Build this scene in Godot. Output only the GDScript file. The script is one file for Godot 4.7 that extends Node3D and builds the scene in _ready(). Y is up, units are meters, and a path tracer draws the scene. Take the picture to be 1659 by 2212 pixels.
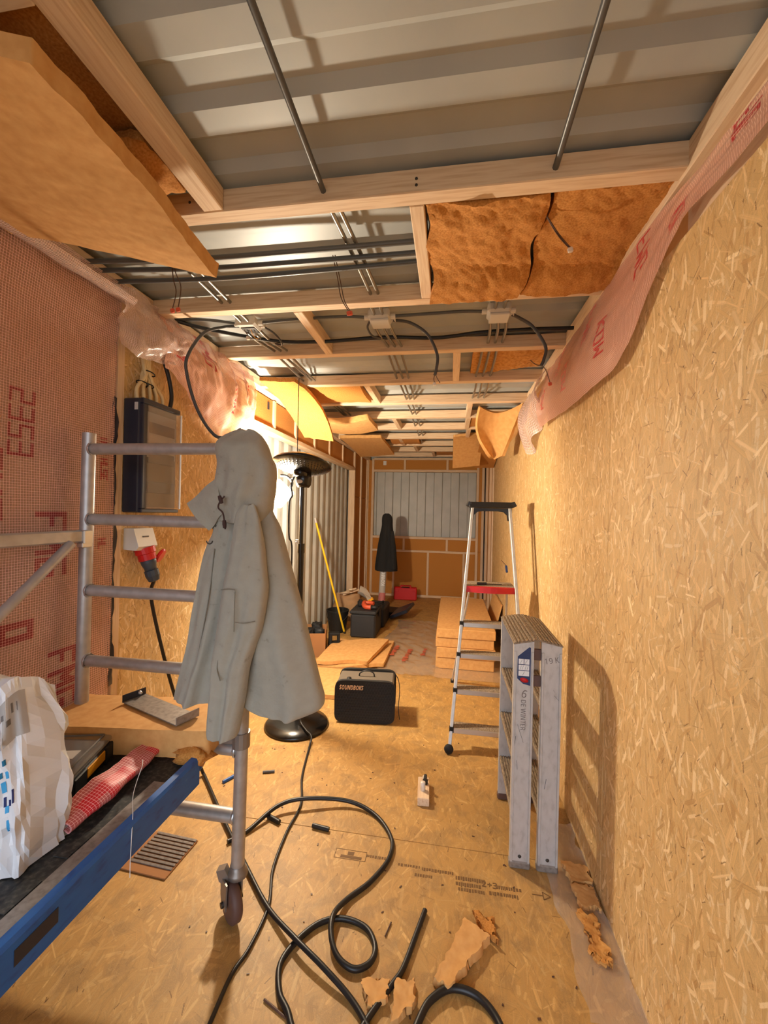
extends Node3D
# A shipping container being fitted out: camera, light and exposure first, then the shell, then the things.

var M := {}
var rng := RandomNumberGenerator.new()
var used := {}
var noise := FastNoiseLite.new()


func _ready() -> void:
	rng.seed = 20417
	noise.seed = 5
	noise.frequency = 1.0
	noise.fractal_octaves = 3
	# ---- camera
	var cam := Camera3D.new()
	cam.name = "camera"
	cam.fov = rad_to_deg(2.0 * atan(1106.0 / 903.11))
	cam.near = 0.02
	cam.far = 100.0
	cam.basis = Basis(Vector3.UP, 0.15697) * Basis(Vector3.RIGHT, 0.000242) * Basis(Vector3.BACK, 0.022636)
	cam.position = Vector3(0, 1.61, 0)
	add_child(cam)
	cam.current = true
	# ---- overcast daylight that enters through the open end behind the camera
	var sm := ProceduralSkyMaterial.new()
	sm.sky_top_color = Color(0.82, 0.87, 0.94)
	sm.sky_horizon_color = Color(0.86, 0.89, 0.94)
	sm.ground_bottom_color = Color(0.42, 0.41, 0.40)
	sm.ground_horizon_color = Color(0.55, 0.54, 0.53)
	sm.sun_angle_max = 0.0
	sm.energy_multiplier = 1.0
	var sky := Sky.new()
	sky.sky_material = sm
	var env := Environment.new()
	env.background_mode = Environment.BG_SKY
	env.sky = sky
	env.background_energy_multiplier = 5.6
	env.tonemap_mode = Environment.TONE_MAPPER_LINEAR
	env.tonemap_exposure = 1.0
	env.sdfgi_enabled = true
	env.ssao_enabled = true
	env.ssil_enabled = true
	var we := WorldEnvironment.new()
	we.name = "world_environment"
	we.environment = env
	add_child(we)
	# ---- everything else
	make_materials()
	make_shell()
	make_ceiling_frame()
	make_left_wall_things()
	make_insulation_overhead()
	make_conduits()
	make_membranes()
	make_scaffold()
	make_deck_things()
	make_jacket()
	make_heater()
	make_ladders()
	make_floor_near()
	make_floor_far()


# ------------------------------------------------------------------ naming
func numbered(called: String) -> String:
	var n: int = used.get(called, 0)
	used[called] = n + 1
	return called if n == 0 else "%s_%03d" % [called, n]


func tag(o: Node3D, label: String, category: String, group := "", kind := "") -> Node3D:
	if label: o.set_meta("label", label)
	if category: o.set_meta("category", category)
	if group: o.set_meta("group", group)
	if kind: o.set_meta("kind", kind)
	return o


func thing(called: String, label: String, category: String, at := Vector3.ZERO, group := "") -> Node3D:
	var o := Node3D.new()
	o.name = numbered(called)
	add_child(o)
	o.position = at
	return tag(o, label, category, group)


func setting(called: String) -> Node3D:
	var o := Node3D.new()
	o.name = called
	add_child(o)
	o.set_meta("kind", "structure")
	return o


# Commits a shape that was built in world coordinates; under a parent it is moved back by the parent's own place.
func put(s: SurfaceTool, called: String, m: Material, parent: Node = null) -> MeshInstance3D:
	s.generate_normals()
	var o := MeshInstance3D.new()
	o.mesh = s.commit()
	o.material_override = null
	o.mesh.surface_set_material(0, m)
	if parent == null:
		o.name = numbered(called)
		add_child(o)
	else:
		o.name = called
		parent.add_child(o, true)
		var off := Vector3.ZERO
		var p: Node = parent
		while p != self:
			off += p.position
			p = p.get_parent()
		o.position = -off
	return o


# a thing that is one mesh
func solo(s: SurfaceTool, called: String, m: Material, label: String, category: String, group := "") -> MeshInstance3D:
	var o := put(s, called, m)
	tag(o, label, category, group)
	return o


# ------------------------------------------------------------------ shapes
func ns() -> SurfaceTool:
	var s := SurfaceTool.new()
	s.begin(Mesh.PRIMITIVE_TRIANGLES)
	return s


func tri(s: SurfaceTool, a: Vector3, b: Vector3, c: Vector3, out: Vector3, ua := Vector2.ZERO, ub := Vector2.ZERO, uc := Vector2.ZERO) -> void:
	var n := (a - c).cross(a - b)
	if n.dot(out) < 0.0:
		s.set_uv(ua); s.add_vertex(a); s.set_uv(uc); s.add_vertex(c); s.set_uv(ub); s.add_vertex(b)
	else:
		s.set_uv(ua); s.add_vertex(a); s.set_uv(ub); s.add_vertex(b); s.set_uv(uc); s.add_vertex(c)


func quad(s: SurfaceTool, a: Vector3, b: Vector3, c: Vector3, d: Vector3, out: Vector3, uv := Rect2(0, 0, 1, 1)) -> void:
	var u0 := uv.position
	var u1 := uv.position + Vector2(uv.size.x, 0)
	var u2 := uv.end
	var u3 := uv.position + Vector2(0, uv.size.y)
	tri(s, a, b, c, out, u0, u1, u2)
	tri(s, a, c, d, out, u0, u2, u3)


# box with chamfered edges
func box(s: SurfaceTool, c: Vector3, size: Vector3, bs := Basis(), ch := 0.002) -> void:
	s.set_smooth_group(-1)
	var h := size * 0.5
	ch = minf(ch, minf(h.x, minf(h.y, h.z)) * 0.6)
	var faces := []
	for ax in 3:
		for sg in [-1.0, 1.0]:
			var u := (ax + 1) % 3
			var v := (ax + 2) % 3
			var q := []
			for k in [[-1, -1], [1, -1], [1, 1], [-1, 1]]:
				var p := Vector3.ZERO
				p[ax] = sg * h[ax]
				p[u] = k[0] * (h[u] - ch)
				p[v] = k[1] * (h[v] - ch)
				q.append(p)
			var n := Vector3.ZERO
			n[ax] = sg
			quad(s, c + bs * q[0], c + bs * q[1], c + bs * q[2], c + bs * q[3], bs * n)
	if ch <= 0.0:
		return
	for ax in 3:
		var u := (ax + 1) % 3
		var v := (ax + 2) % 3
		for su in [-1.0, 1.0]:
			for sv in [-1.0, 1.0]:
				var q := []
				for k in [[-1, 0], [1, 0], [1, 1], [-1, 1]]:
					var p := Vector3.ZERO
					p[ax] = k[0] * (h[ax] - ch)
					p[u] = su * (h[u] - (ch if k[1] == 1 else 0.0))
					p[v] = sv * (h[v] - (ch if k[1] == 0 else 0.0))
					q.append(p)
				var n := Vector3.ZERO
				n[u] = su
				n[v] = sv
				quad(s, c + bs * q[0], c + bs * q[1], c + bs * q[2], c + bs * q[3], bs * n)
	for sx in [-1.0, 1.0]:
		for sy in [-1.0, 1.0]:
			for sz in [-1.0, 1.0]:
				tri(s, c + bs * Vector3(sx * h.x, sy * (h.y - ch), sz * (h.z - ch)), c + bs * Vector3(sx * (h.x - ch), sy * h.y, sz * (h.z - ch)), c + bs * Vector3(sx * (h.x - ch), sy * (h.y - ch), sz * h.z), bs * Vector3(sx, sy, sz))


# box given by its two corners
func bb(s: SurfaceTool, a: Vector3, b: Vector3, ch := 0.002) -> void:
	box(s, (a + b) * 0.5, (b - a).abs(), Basis(), ch)


# bar of rectangular section from a to b
func bar(s: SurfaceTool, a: Vector3, b: Vector3, w: float, t: float, up := Vector3.UP, ch := 0.002) -> void:
	var z := (b - a).normalized()
	var x := up.cross(z)
	if x.length() < 0.01: x = Vector3.RIGHT.cross(z)
	x = x.normalized()
	box(s, (a + b) * 0.5, Vector3(w, t, a.distance_to(b)), Basis(x, z.cross(x), z), ch)


func crom(p: Array, each := 6) -> Array:
	var r := []
	for i in p.size() - 1:
		var a: Vector3 = p[maxi(i - 1, 0)]
		var b: Vector3 = p[i]
		var c: Vector3 = p[i + 1]
		var d: Vector3 = p[mini(i + 2, p.size() - 1)]
		for k in each:
			r.append(b.cubic_interpolate(c, a, d, float(k) / each))
	r.append(p[-1])
	return r


# round tube along a path; r is a number or one number for each point
func tube(s: SurfaceTool, p: Array, r, sides := 8, caps := true) -> void:
	s.set_smooth_group(0)
	var n := p.size()
	var rings := []
	var x := Vector3.ZERO
	var length := 0.0
	for i in n:
		var t: Vector3 = (p[mini(i + 1, n - 1)] - p[maxi(i - 1, 0)]).normalized()
		if i == 0:
			x = (Vector3.UP if absf(t.y) < 0.9 else Vector3.RIGHT).cross(t).normalized()
		else:
			length += p[i].distance_to(p[i - 1])
			x = (x - t * x.dot(t)).normalized()
		var y := t.cross(x)
		var rr: float = r[i] if r is Array else r
		var ring := PackedVector3Array()
		for k in sides:
			var a := TAU * k / sides
			ring.append(p[i] + (x * cos(a) + y * sin(a)) * rr)
		rings.append(ring)
	for i in n - 1:
		for k in sides:
			var k2 := (k + 1) % sides
			var out: Vector3 = rings[i][k] + rings[i][k2] - p[i] * 2.0
			tri(s, rings[i][k], rings[i][k2], rings[i + 1][k2], out, Vector2(float(k) / sides, i), Vector2(float(k + 1) / sides, i), Vector2(float(k + 1) / sides, i + 1))
			tri(s, rings[i][k], rings[i + 1][k2], rings[i + 1][k], out, Vector2(float(k) / sides, i), Vector2(float(k + 1) / sides, i + 1), Vector2(float(k) / sides, i + 1))
	if caps:
		s.set_smooth_group(-1)
		for e in [0, n - 1]:
			var out: Vector3 = p[e] - p[1 if e == 0 else n - 2]
			for k in sides:
				tri(s, p[e], rings[e][k], rings[e][(k + 1) % sides], out)


# profile of (radius, height) turned round the y axis, then placed by xf
func lathe(s: SurfaceTool, prof: Array, xf: Transform3D, sides := 24, smooth := true) -> void:
	s.set_smooth_group(0 if smooth else -1)
	for i in prof.size() - 1:
		var a: Vector2 = prof[i]
		var b: Vector2 = prof[i + 1]
		var nr := Vector2(b.y - a.y, a.x - b.x)
		for k in sides:
			var t0 := TAU * k / sides
			var t1 := TAU * (k + 1) / sides
			var tm := (t0 + t1) * 0.5
			var out := xf.basis * Vector3(nr.x * cos(tm), nr.y, nr.x * sin(tm))
			var v := func(q: Vector2, t: float) -> Vector3: return xf * Vector3(q.x * cos(t), q.y, q.x * sin(t))
			if a.x > 0.0001: tri(s, v.call(a, t0), v.call(a, t1), v.call(b, t1), out)
			if b.x > 0.0001: tri(s, v.call(a, t0), v.call(b, t1), v.call(b, t0), out)


# polygon in the xy plane, drawn out by depth along z, placed by xf
func prism(s: SurfaceTool, poly: Array, depth: float, xf: Transform3D) -> void:
	s.set_smooth_group(-1)
	var pk := PackedVector2Array(poly)
	if Geometry2D.is_polygon_clockwise(pk): pk.reverse()
	var idx := Geometry2D.triangulate_polygon(pk)
	for e in [0.0, depth]:
		var out := xf.basis * Vector3(0, 0, -1.0 if e == 0.0 else 1.0) * signf(depth)
		for i in range(0, idx.size(), 3):
			tri(s, xf * Vector3(pk[idx[i]].x, pk[idx[i]].y, e), xf * Vector3(pk[idx[i + 1]].x, pk[idx[i + 1]].y, e), xf * Vector3(pk[idx[i + 2]].x, pk[idx[i + 2]].y, e), out, pk[idx[i]], pk[idx[i + 1]], pk[idx[i + 2]])
	for i in pk.size():
		var a := pk[i]
		var b := pk[(i + 1) % pk.size()]
		var out := xf.basis * Vector3(b.y - a.y, a.x - b.x, 0)
		quad(s, xf * Vector3(a.x, a.y, 0), xf * Vector3(b.x, b.y, 0), xf * Vector3(b.x, b.y, depth), xf * Vector3(a.x, a.y, depth), out)


# sheet of real thickness over a surface f(u, v); uv runs over size metres
func slab(s: SurfaceTool, f: Callable, nu: int, nv: int, thick: float, size := Vector2(1, 1), rough := 0.0) -> void:
	var top := []
	var bot := []
	for i in nu + 1:
		var a := PackedVector3Array()
		var b := PackedVector3Array()
		for j in nv + 1:
			var u := float(i) / nu
			var v := float(j) / nv
			var p: Vector3 = f.call(u, v)
			var du: Vector3 = f.call(minf(u + 0.01, 1.0), v) - f.call(maxf(u - 0.01, 0.0), v)
			var dv: Vector3 = f.call(u, minf(v + 0.01, 1.0)) - f.call(u, maxf(v - 0.01, 0.0))
			var n := du.cross(dv).normalized()
			var r := 0.0
			if rough > 0.0:
				r = rough * (noise.get_noise_3dv(p * 9.0) + 0.6 * noise.get_noise_3dv(p * 31.0))
			a.append(p + n * (thick * 0.5 + r))
			b.append(p - n * (thick * 0.5 - r * 0.7))
		top.append(a)
		bot.append(b)
	s.set_smooth_group(0)
	for i in nu:
		for j in nv:
			var r := Rect2(float(i) / nu * size.x, float(j) / nv * size.y, size.x / nu, size.y / nv)
			var out: Vector3 = top[i][j] - bot[i][j]
			quad2(s, top[i][j], top[i + 1][j], top[i + 1][j + 1], top[i][j + 1], out, r)
	s.set_smooth_group(1)
	for i in nu:
		for j in nv:
			var r := Rect2(float(i) / nu * size.x, float(j) / nv * size.y, size.x / nu, size.y / nv)
			var out: Vector3 = bot[i][j] - top[i][j]
			quad2(s, bot[i][j], bot[i + 1][j], bot[i + 1][j + 1], bot[i][j + 1], out, r)
	s.set_smooth_group(2)
	for i in nu:
		quad(s, top[i][0], top[i + 1][0], bot[i + 1][0], bot[i][0], top[i][0] - top[i][1], Rect2(float(i) / nu * size.x, 0, size.x / nu, 0.02))
		quad(s, top[i][nv], top[i + 1][nv], bot[i + 1][nv], bot[i][nv], top[i][nv] - top[i][nv - 1], Rect2(float(i) / nu * size.x, 0, size.x / nu, 0.02))
	for j in nv:
		quad(s, top[0][j], top[0][j + 1], bot[0][j + 1], bot[0][j], top[0][j] - top[1][j], Rect2(0, float(j) / nv * size.y, 0.02, size.y / nv))
		quad(s, top[nu][j], top[nu][j + 1], bot[nu][j + 1], bot[nu][j], top[nu][j] - top[nu - 1][j], Rect2(0, float(j) / nv * size.y, 0.02, size.y / nv))


func quad2(s: SurfaceTool, a: Vector3, b: Vector3, c: Vector3, d: Vector3, out: Vector3, r: Rect2) -> void:
	# corners run u first, then v
	var u0 := r.position
	var u1 := r.position + Vector2(r.size.x, 0)
	var u2 := r.end
	var u3 := r.position + Vector2(0, r.size.y)
	tri(s, a, b, c, out, u0, u1, u2)
	tri(s, a, c, d, out, u0, u2, u3)


# closed rings joined into a skin, ends closed
func loft(s: SurfaceTool, rings: Array, caps := true, uvs := Vector2(1, 1), smooth := true) -> void:
	s.set_smooth_group(0 if smooth else -1)
	var n: int = rings[0].size()
	for i in rings.size() - 1:
		var c := Vector3.ZERO
		for k in n: c += rings[i][k] + rings[i + 1][k]
		c /= 2.0 * n
		for k in n:
			var k2 := (k + 1) % n
			var a: Vector3 = rings[i][k]
			var b: Vector3 = rings[i][k2]
			var d: Vector3 = rings[i + 1][k]
			var e: Vector3 = rings[i + 1][k2]
			var out := (b - a).cross(d - a)
			if i == 0 and k == 0: s.set_meta("turn", signf(out.dot((a + b + d + e) * 0.25 - c)))
			out *= float(s.get_meta("turn"))
			var u0 := float(k) / n * uvs.x
			var u1 := float(k + 1) / n * uvs.x
			var v0 := float(i) / rings.size() * uvs.y
			var v1 := float(i + 1) / rings.size() * uvs.y
			tri(s, a, b, e, out, Vector2(u0, v0), Vector2(u1, v0), Vector2(u1, v1))
			tri(s, a, e, d, out, Vector2(u0, v0), Vector2(u1, v1), Vector2(u0, v1))
	if caps:
		for q in [[0, 1], [rings.size() - 1, rings.size() - 2]]:
			var c := Vector3.ZERO
			var c2 := Vector3.ZERO
			for k in n:
				c += rings[q[0]][k] / n
				c2 += rings[q[1]][k] / n
			for k in n: tri(s, c, rings[q[0]][k], rings[q[0]][(k + 1) % n], c - c2)


# crumpled loaf, stone or scrap: a ball pressed into size and pushed about by noise
func lump(s: SurfaceTool, c: Vector3, size: Vector3, amount := 0.25, freq := 2.0, bs := Basis(), nu := 14, nv := 9) -> void:
	s.set_smooth_group(0)
	var f := func(i: int, j: int) -> Vector3:
		var a := TAU * (i % nu) / nu
		var b := PI * j / nv
		var d := Vector3(sin(b) * cos(a), cos(b), sin(b) * sin(a))
		var sq := Vector3(signf(d.x) * pow(absf(d.x), 0.6), signf(d.y) * pow(absf(d.y), 0.6), signf(d.z) * pow(absf(d.z), 0.6))
		var k := 1.0 + amount * noise.get_noise_3dv(d * freq + c * 7.3)
		return c + bs * (sq * size * 0.5 * k)
	for i in nu:
		for j in nv:
			var a: Vector3 = f.call(i, j)
			var b: Vector3 = f.call(i + 1, j)
			var d: Vector3 = f.call(i + 1, j + 1)
			var e: Vector3 = f.call(i, j + 1)
			var out := (a + b + d + e) * 0.25 - c
			if j > 0: tri(s, a, b, d, out)
			if j < nv - 1: tri(s, a, d, e, out)


func text(called: String, words: String, size: float, m: Material, xf: Transform3D, parent: Node, depth := 0.0008, bold := false, italic := false) -> MeshInstance3D:
	var t := TextMesh.new()
	var f := SystemFont.new()
	f.font_names = PackedStringArray(["Droid Sans"])
	if bold: f.font_weight = 700
	t.font = f
	t.text = words
	t.font_size = 32
	t.pixel_size = size / 23.0
	t.depth = depth
	t.material = m
	t.curve_step = 2.0
	var o := MeshInstance3D.new()
	o.mesh = t
	o.name = called
	parent.add_child(o, true)
	var off := Vector3.ZERO
	var p: Node = parent
	while p != self:
		off += p.position
		p = p.get_parent()
	if italic: xf.basis.y += xf.basis.x * 0.2
	o.transform = Transform3D(xf.basis, xf.origin - off)
	return o


# ------------------------------------------------------------------ materials
func flat(called: String, c: Color, rough := 0.6, metal := 0.0) -> StandardMaterial3D:
	var m := StandardMaterial3D.new()
	m.resource_name = called
	m.albedo_color = c
	m.roughness = rough
	m.metallic = metal
	m.cull_mode = BaseMaterial3D.CULL_DISABLED
	M[called] = m
	return m


func noisy(freq: float, cols: Array, offs: Array, sd := 1, side := 256, oct := 4) -> NoiseTexture2D:
	var n := FastNoiseLite.new()
	n.seed = sd
	n.frequency = freq
	n.fractal_octaves = oct
	var t := NoiseTexture2D.new()
	t.noise = n
	t.width = side
	t.height = side
	t.seamless = true
	var g := Gradient.new()
	g.colors = PackedColorArray(cols)
	g.offsets = PackedFloat32Array(offs)
	t.color_ramp = g
	return t


func tri_mat(called: String, tex: Texture2D, scale: Vector3, rough := 0.8, bump: Texture2D = null, bump_cm := 0.1, metal := 0.0) -> StandardMaterial3D:
	var m := flat(called, Color.WHITE, rough, metal)
	m.albedo_texture = tex
	m.uv1_triplanar = true
	m.uv1_world_triplanar = true
	m.uv1_scale = scale
	m.uv1_triplanar_sharpness = 8.0
	if bump:
		m.heightmap_enabled = true
		m.heightmap_texture = bump
		m.heightmap_scale = bump_cm
	return m


# oriented strand board: flakes of wood pressed at all angles, most along the image's height
func osb_image(sd: int, count: int, dirt: float, palette: Array, soft: float) -> ImageTexture:
	var n := 1024
	var r := RandomNumberGenerator.new()
	r.seed = sd
	var px := PackedByteArray()
	px.resize(n * n * 3)
	var base: Color = palette[0]
	for i in n * n:
		var j := r.randf_range(0.94, 1.04)
		px[i * 3] = int(clampf(base.r * j, 0, 1) * 255)
		px[i * 3 + 1] = int(clampf(base.g * j, 0, 1) * 255)
		px[i * 3 + 2] = int(clampf(base.b * j, 0, 1) * 255)
	for k in count:
		var cx := r.randf() * n
		var cy := r.randf() * n
		var ang := r.randfn(0.0, 0.42) if r.randf() < 0.72 else r.randf() * PI
		var ln := r.randf_range(16.0, 84.0)
		var wd := r.randf_range(2.5, 11.0)
		if r.randf() < 0.3: wd = r.randf_range(1.5, 4.0)
		var c: Color = palette[1 + (r.randi() % (palette.size() - 1))]
		c = c * r.randf_range(0.93, 1.06)
		var dx := sin(ang)
		var dy := cos(ang)
		var taper := r.randf_range(0.15, 0.5)
		var cover := soft if r.randf() < 0.86 else 0.9
		var w := -wd * 0.5
		while w <= wd * 0.5:
			var streak := 1.0 + r.randf_range(-0.05, 0.05)
			var edge := absf(w) > wd * 0.5 - 0.8
			if edge: streak *= 0.90
			var half := ln * 0.5 * (1.0 - taper * absf(w) / wd * 2.0 * r.randf_range(0.6, 1.0))
			var cr := int(clampf(c.r * streak, 0, 1) * 255)
			var cg := int(clampf(c.g * streak, 0, 1) * 255)
			var cb := int(clampf(c.b * streak, 0, 1) * 255)
			var t := -half
			while t <= half:
				var x := int(cx + dx * t + dy * w) & 1023
				var y := int(cy + dy * t - dx * w) & 1023
				var i := (y * n + x) * 3
				px[i] += int((cr - px[i]) * cover)
				px[i + 1] += int((cg - px[i + 1]) * cover)
				px[i + 2] += int((cb - px[i + 2]) * cover)
				t += 0.85
			w += 0.8
	# a few broad pale flakes on top
	for k in (85 if dirt == 0.0 else 40):
		var cx := r.randf() * n
		var cy := r.randf() * n
		var ang := r.randfn(0.0, 0.5) if r.randf() < 0.7 else r.randf() * PI
		var ln := r.randf_range(14.0, 62.0)
		var wd := r.randf_range(4.0, 11.0)
		var pale: Color = palette[palette.size() - 1] * r.randf_range(0.94, 1.03)
		var w := -wd * 0.5
		while w <= wd * 0.5:
			var half := ln * 0.5 * r.randf_range(0.75, 1.0)
			var t := -half
			while t <= half:
				var x := int(cx + sin(ang) * t + cos(ang) * w) & 1023
				var y := int(cy + cos(ang) * t - sin(ang) * w) & 1023
				var i := (y * n + x) * 3
				px[i] += int((minf(pale.r, 1.0) * 255 - px[i]) * 0.8)
				px[i + 1] += int((minf(pale.g, 1.0) * 255 - px[i + 1]) * 0.8)
				px[i + 2] += int((minf(pale.b, 1.0) * 255 - px[i + 2]) * 0.8)
				t += 0.85
			w += 0.8
	# dark slivers and bark
	for k in int(count * (0.06 if dirt == 0.0 else 0.02)):
		var cx := r.randf() * n
		var cy := r.randf() * n
		var ang := r.randfn(0.0, 0.6)
		var ln := r.randf_range(4.0, 26.0)
		for t in int(ln):
			for w in (2 if r.randf() < 0.7 else 3):
				var x := int(cx + sin(ang) * t + w) & 1023
				var y := int(cy + cos(ang) * t) & 1023
				var i := (y * n + x) * 3
				px[i] = int(px[i] * 0.70)
				px[i + 1] = int(px[i + 1] * 0.65)
				px[i + 2] = int(px[i + 2] * 0.58)
	if dirt > 0.0:
		# scuffed dust with blotches of its own
		var fn := FastNoiseLite.new()
		fn.seed = sd
		fn.frequency = 0.008
		fn.fractal_octaves = 4
		var im2 := fn.get_seamless_image(n, n)
		var d8 := im2.get_data()
		var step := d8.size() / (n * n)
		for i in n * n:
			var v := float(d8[i * step]) / 255.0
			var f := dirt * clampf((v - 0.5) * 5.0, 0.0, 1.0) * r.randf_range(0.1, 1.0)
			px[i * 3] = int(lerpf(px[i * 3], 128.0, f))
			px[i * 3 + 1] = int(lerpf(px[i * 3 + 1], 100.0, f))
			px[i * 3 + 2] = int(lerpf(px[i * 3 + 2], 66.0, f))
	var im := Image.create_from_data(n, n, false, Image.FORMAT_RGB8, px)
	return ImageTexture.create_from_image(im)


# thick strokes on a 4 x 6 grid for the red print on the film
const STROKES := {
	"2": [0, 0, 3, 0, 3, 0, 3, 3, 3, 3, 0, 3, 0, 3, 0, 6, 0, 6, 3, 6], "3": [0, 0, 3, 0, 3, 0, 3, 6, 0, 3, 3, 3, 0, 6, 3, 6], "7": [0, 0, 3, 0, 3, 0, 1, 6],
	"5": [3, 0, 0, 0, 0, 0, 0, 3, 0, 3, 3, 3, 3, 3, 3, 6, 3, 6, 0, 6], "D": [0, 0, 0, 6, 0, 0, 2, 0, 2, 0, 3, 1, 3, 1, 3, 5, 3, 5, 2, 6, 2, 6, 0, 6], "M": [0, 6, 0, 0, 0, 0, 1.5, 3, 1.5, 3, 3, 0, 3, 0, 3, 6],
	"I": [1.5, 0, 1.5, 6], "N": [0, 6, 0, 0, 0, 0, 3, 6, 3, 6, 3, 0], "G": [3, 0, 0, 0, 0, 0, 0, 6, 0, 6, 3, 6, 3, 6, 3, 3, 3, 3, 2, 3], "K": [0, 0, 0, 6, 0, 3, 3, 0, 0, 3, 3, 6], "O": [0, 0, 3, 0, 3, 0, 3, 6, 3, 6, 0, 6, 0, 6, 0, 0],
	"E": [3, 0, 0, 0, 0, 0, 0, 6, 0, 3, 2, 3, 0, 6, 3, 6], "A": [0, 6, 1.5, 0, 1.5, 0, 3, 6, 0.8, 4, 2.2, 4], "F": [3, 0, 0, 0, 0, 0, 0, 6, 0, 3, 2, 3], "#": [1, 0, 1, 6, 2, 0, 2, 6, 0, 2, 3, 2, 0, 4, 3, 4], "S": [3, 0, 0, 0, 0, 0, 0, 3, 0, 3, 3, 3, 3, 3, 3, 6, 3, 6, 0, 6], "H": [0, 0, 0, 6, 3, 0, 3, 6, 0, 3, 3, 3],
	"L": [0, 0, 0, 6, 0, 6, 3, 6], " ": []}


# letters run down the image, their tops towards the right: print on film hung on its side
func stamp_down(im: Image, words: String, x: int, y: int, size: float, wide: float, c: Color) -> void:
	for ch in words:
		var q: Array = STROKES[ch]
		for k in range(0, q.size(), 4):
			var a := Vector2(x - q[k + 1] * size, y + q[k] * size)
			var b := Vector2(x - q[k + 3] * size, y + q[k + 2] * size)
			var n := int(a.distance_to(b)) + 1
			for i in n + 1:
				var p := a.lerp(b, float(i) / n)
				im.fill_rect(Rect2i(int(p.x - wide * 0.5), int(p.y - wide * 0.5), int(wide), int(wide)), c)
		y += int(size * 4.6)


func film_image(w: int, h: int, cell: int, prints: Array, film: Color, thread: Color, red: Color) -> ImageTexture:
	var im := Image.create(w, h, false, Image.FORMAT_RGBA8)
	im.fill(film)
	for p in prints: stamp_down(im, p[0], p[1], p[2], p[3], p[4], red)
	var th := Image.create(w, h, false, Image.FORMAT_RGBA8)
	th.fill(Color(thread.r, thread.g, thread.b, 0.0))
	for x in range(0, w, cell): im.blend_rect(solid(1, h, thread), Rect2i(0, 0, 1, h), Vector2i(x, 0))
	for y in range(0, h, cell): im.blend_rect(solid(w, 1, thread), Rect2i(0, 0, w, 1), Vector2i(0, y))
	return ImageTexture.create_from_image(im)


func solid(w: int, h: int, c: Color) -> Image:
	var im := Image.create(w, h, false, Image.FORMAT_RGBA8)
	im.fill(c)
	return im


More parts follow.
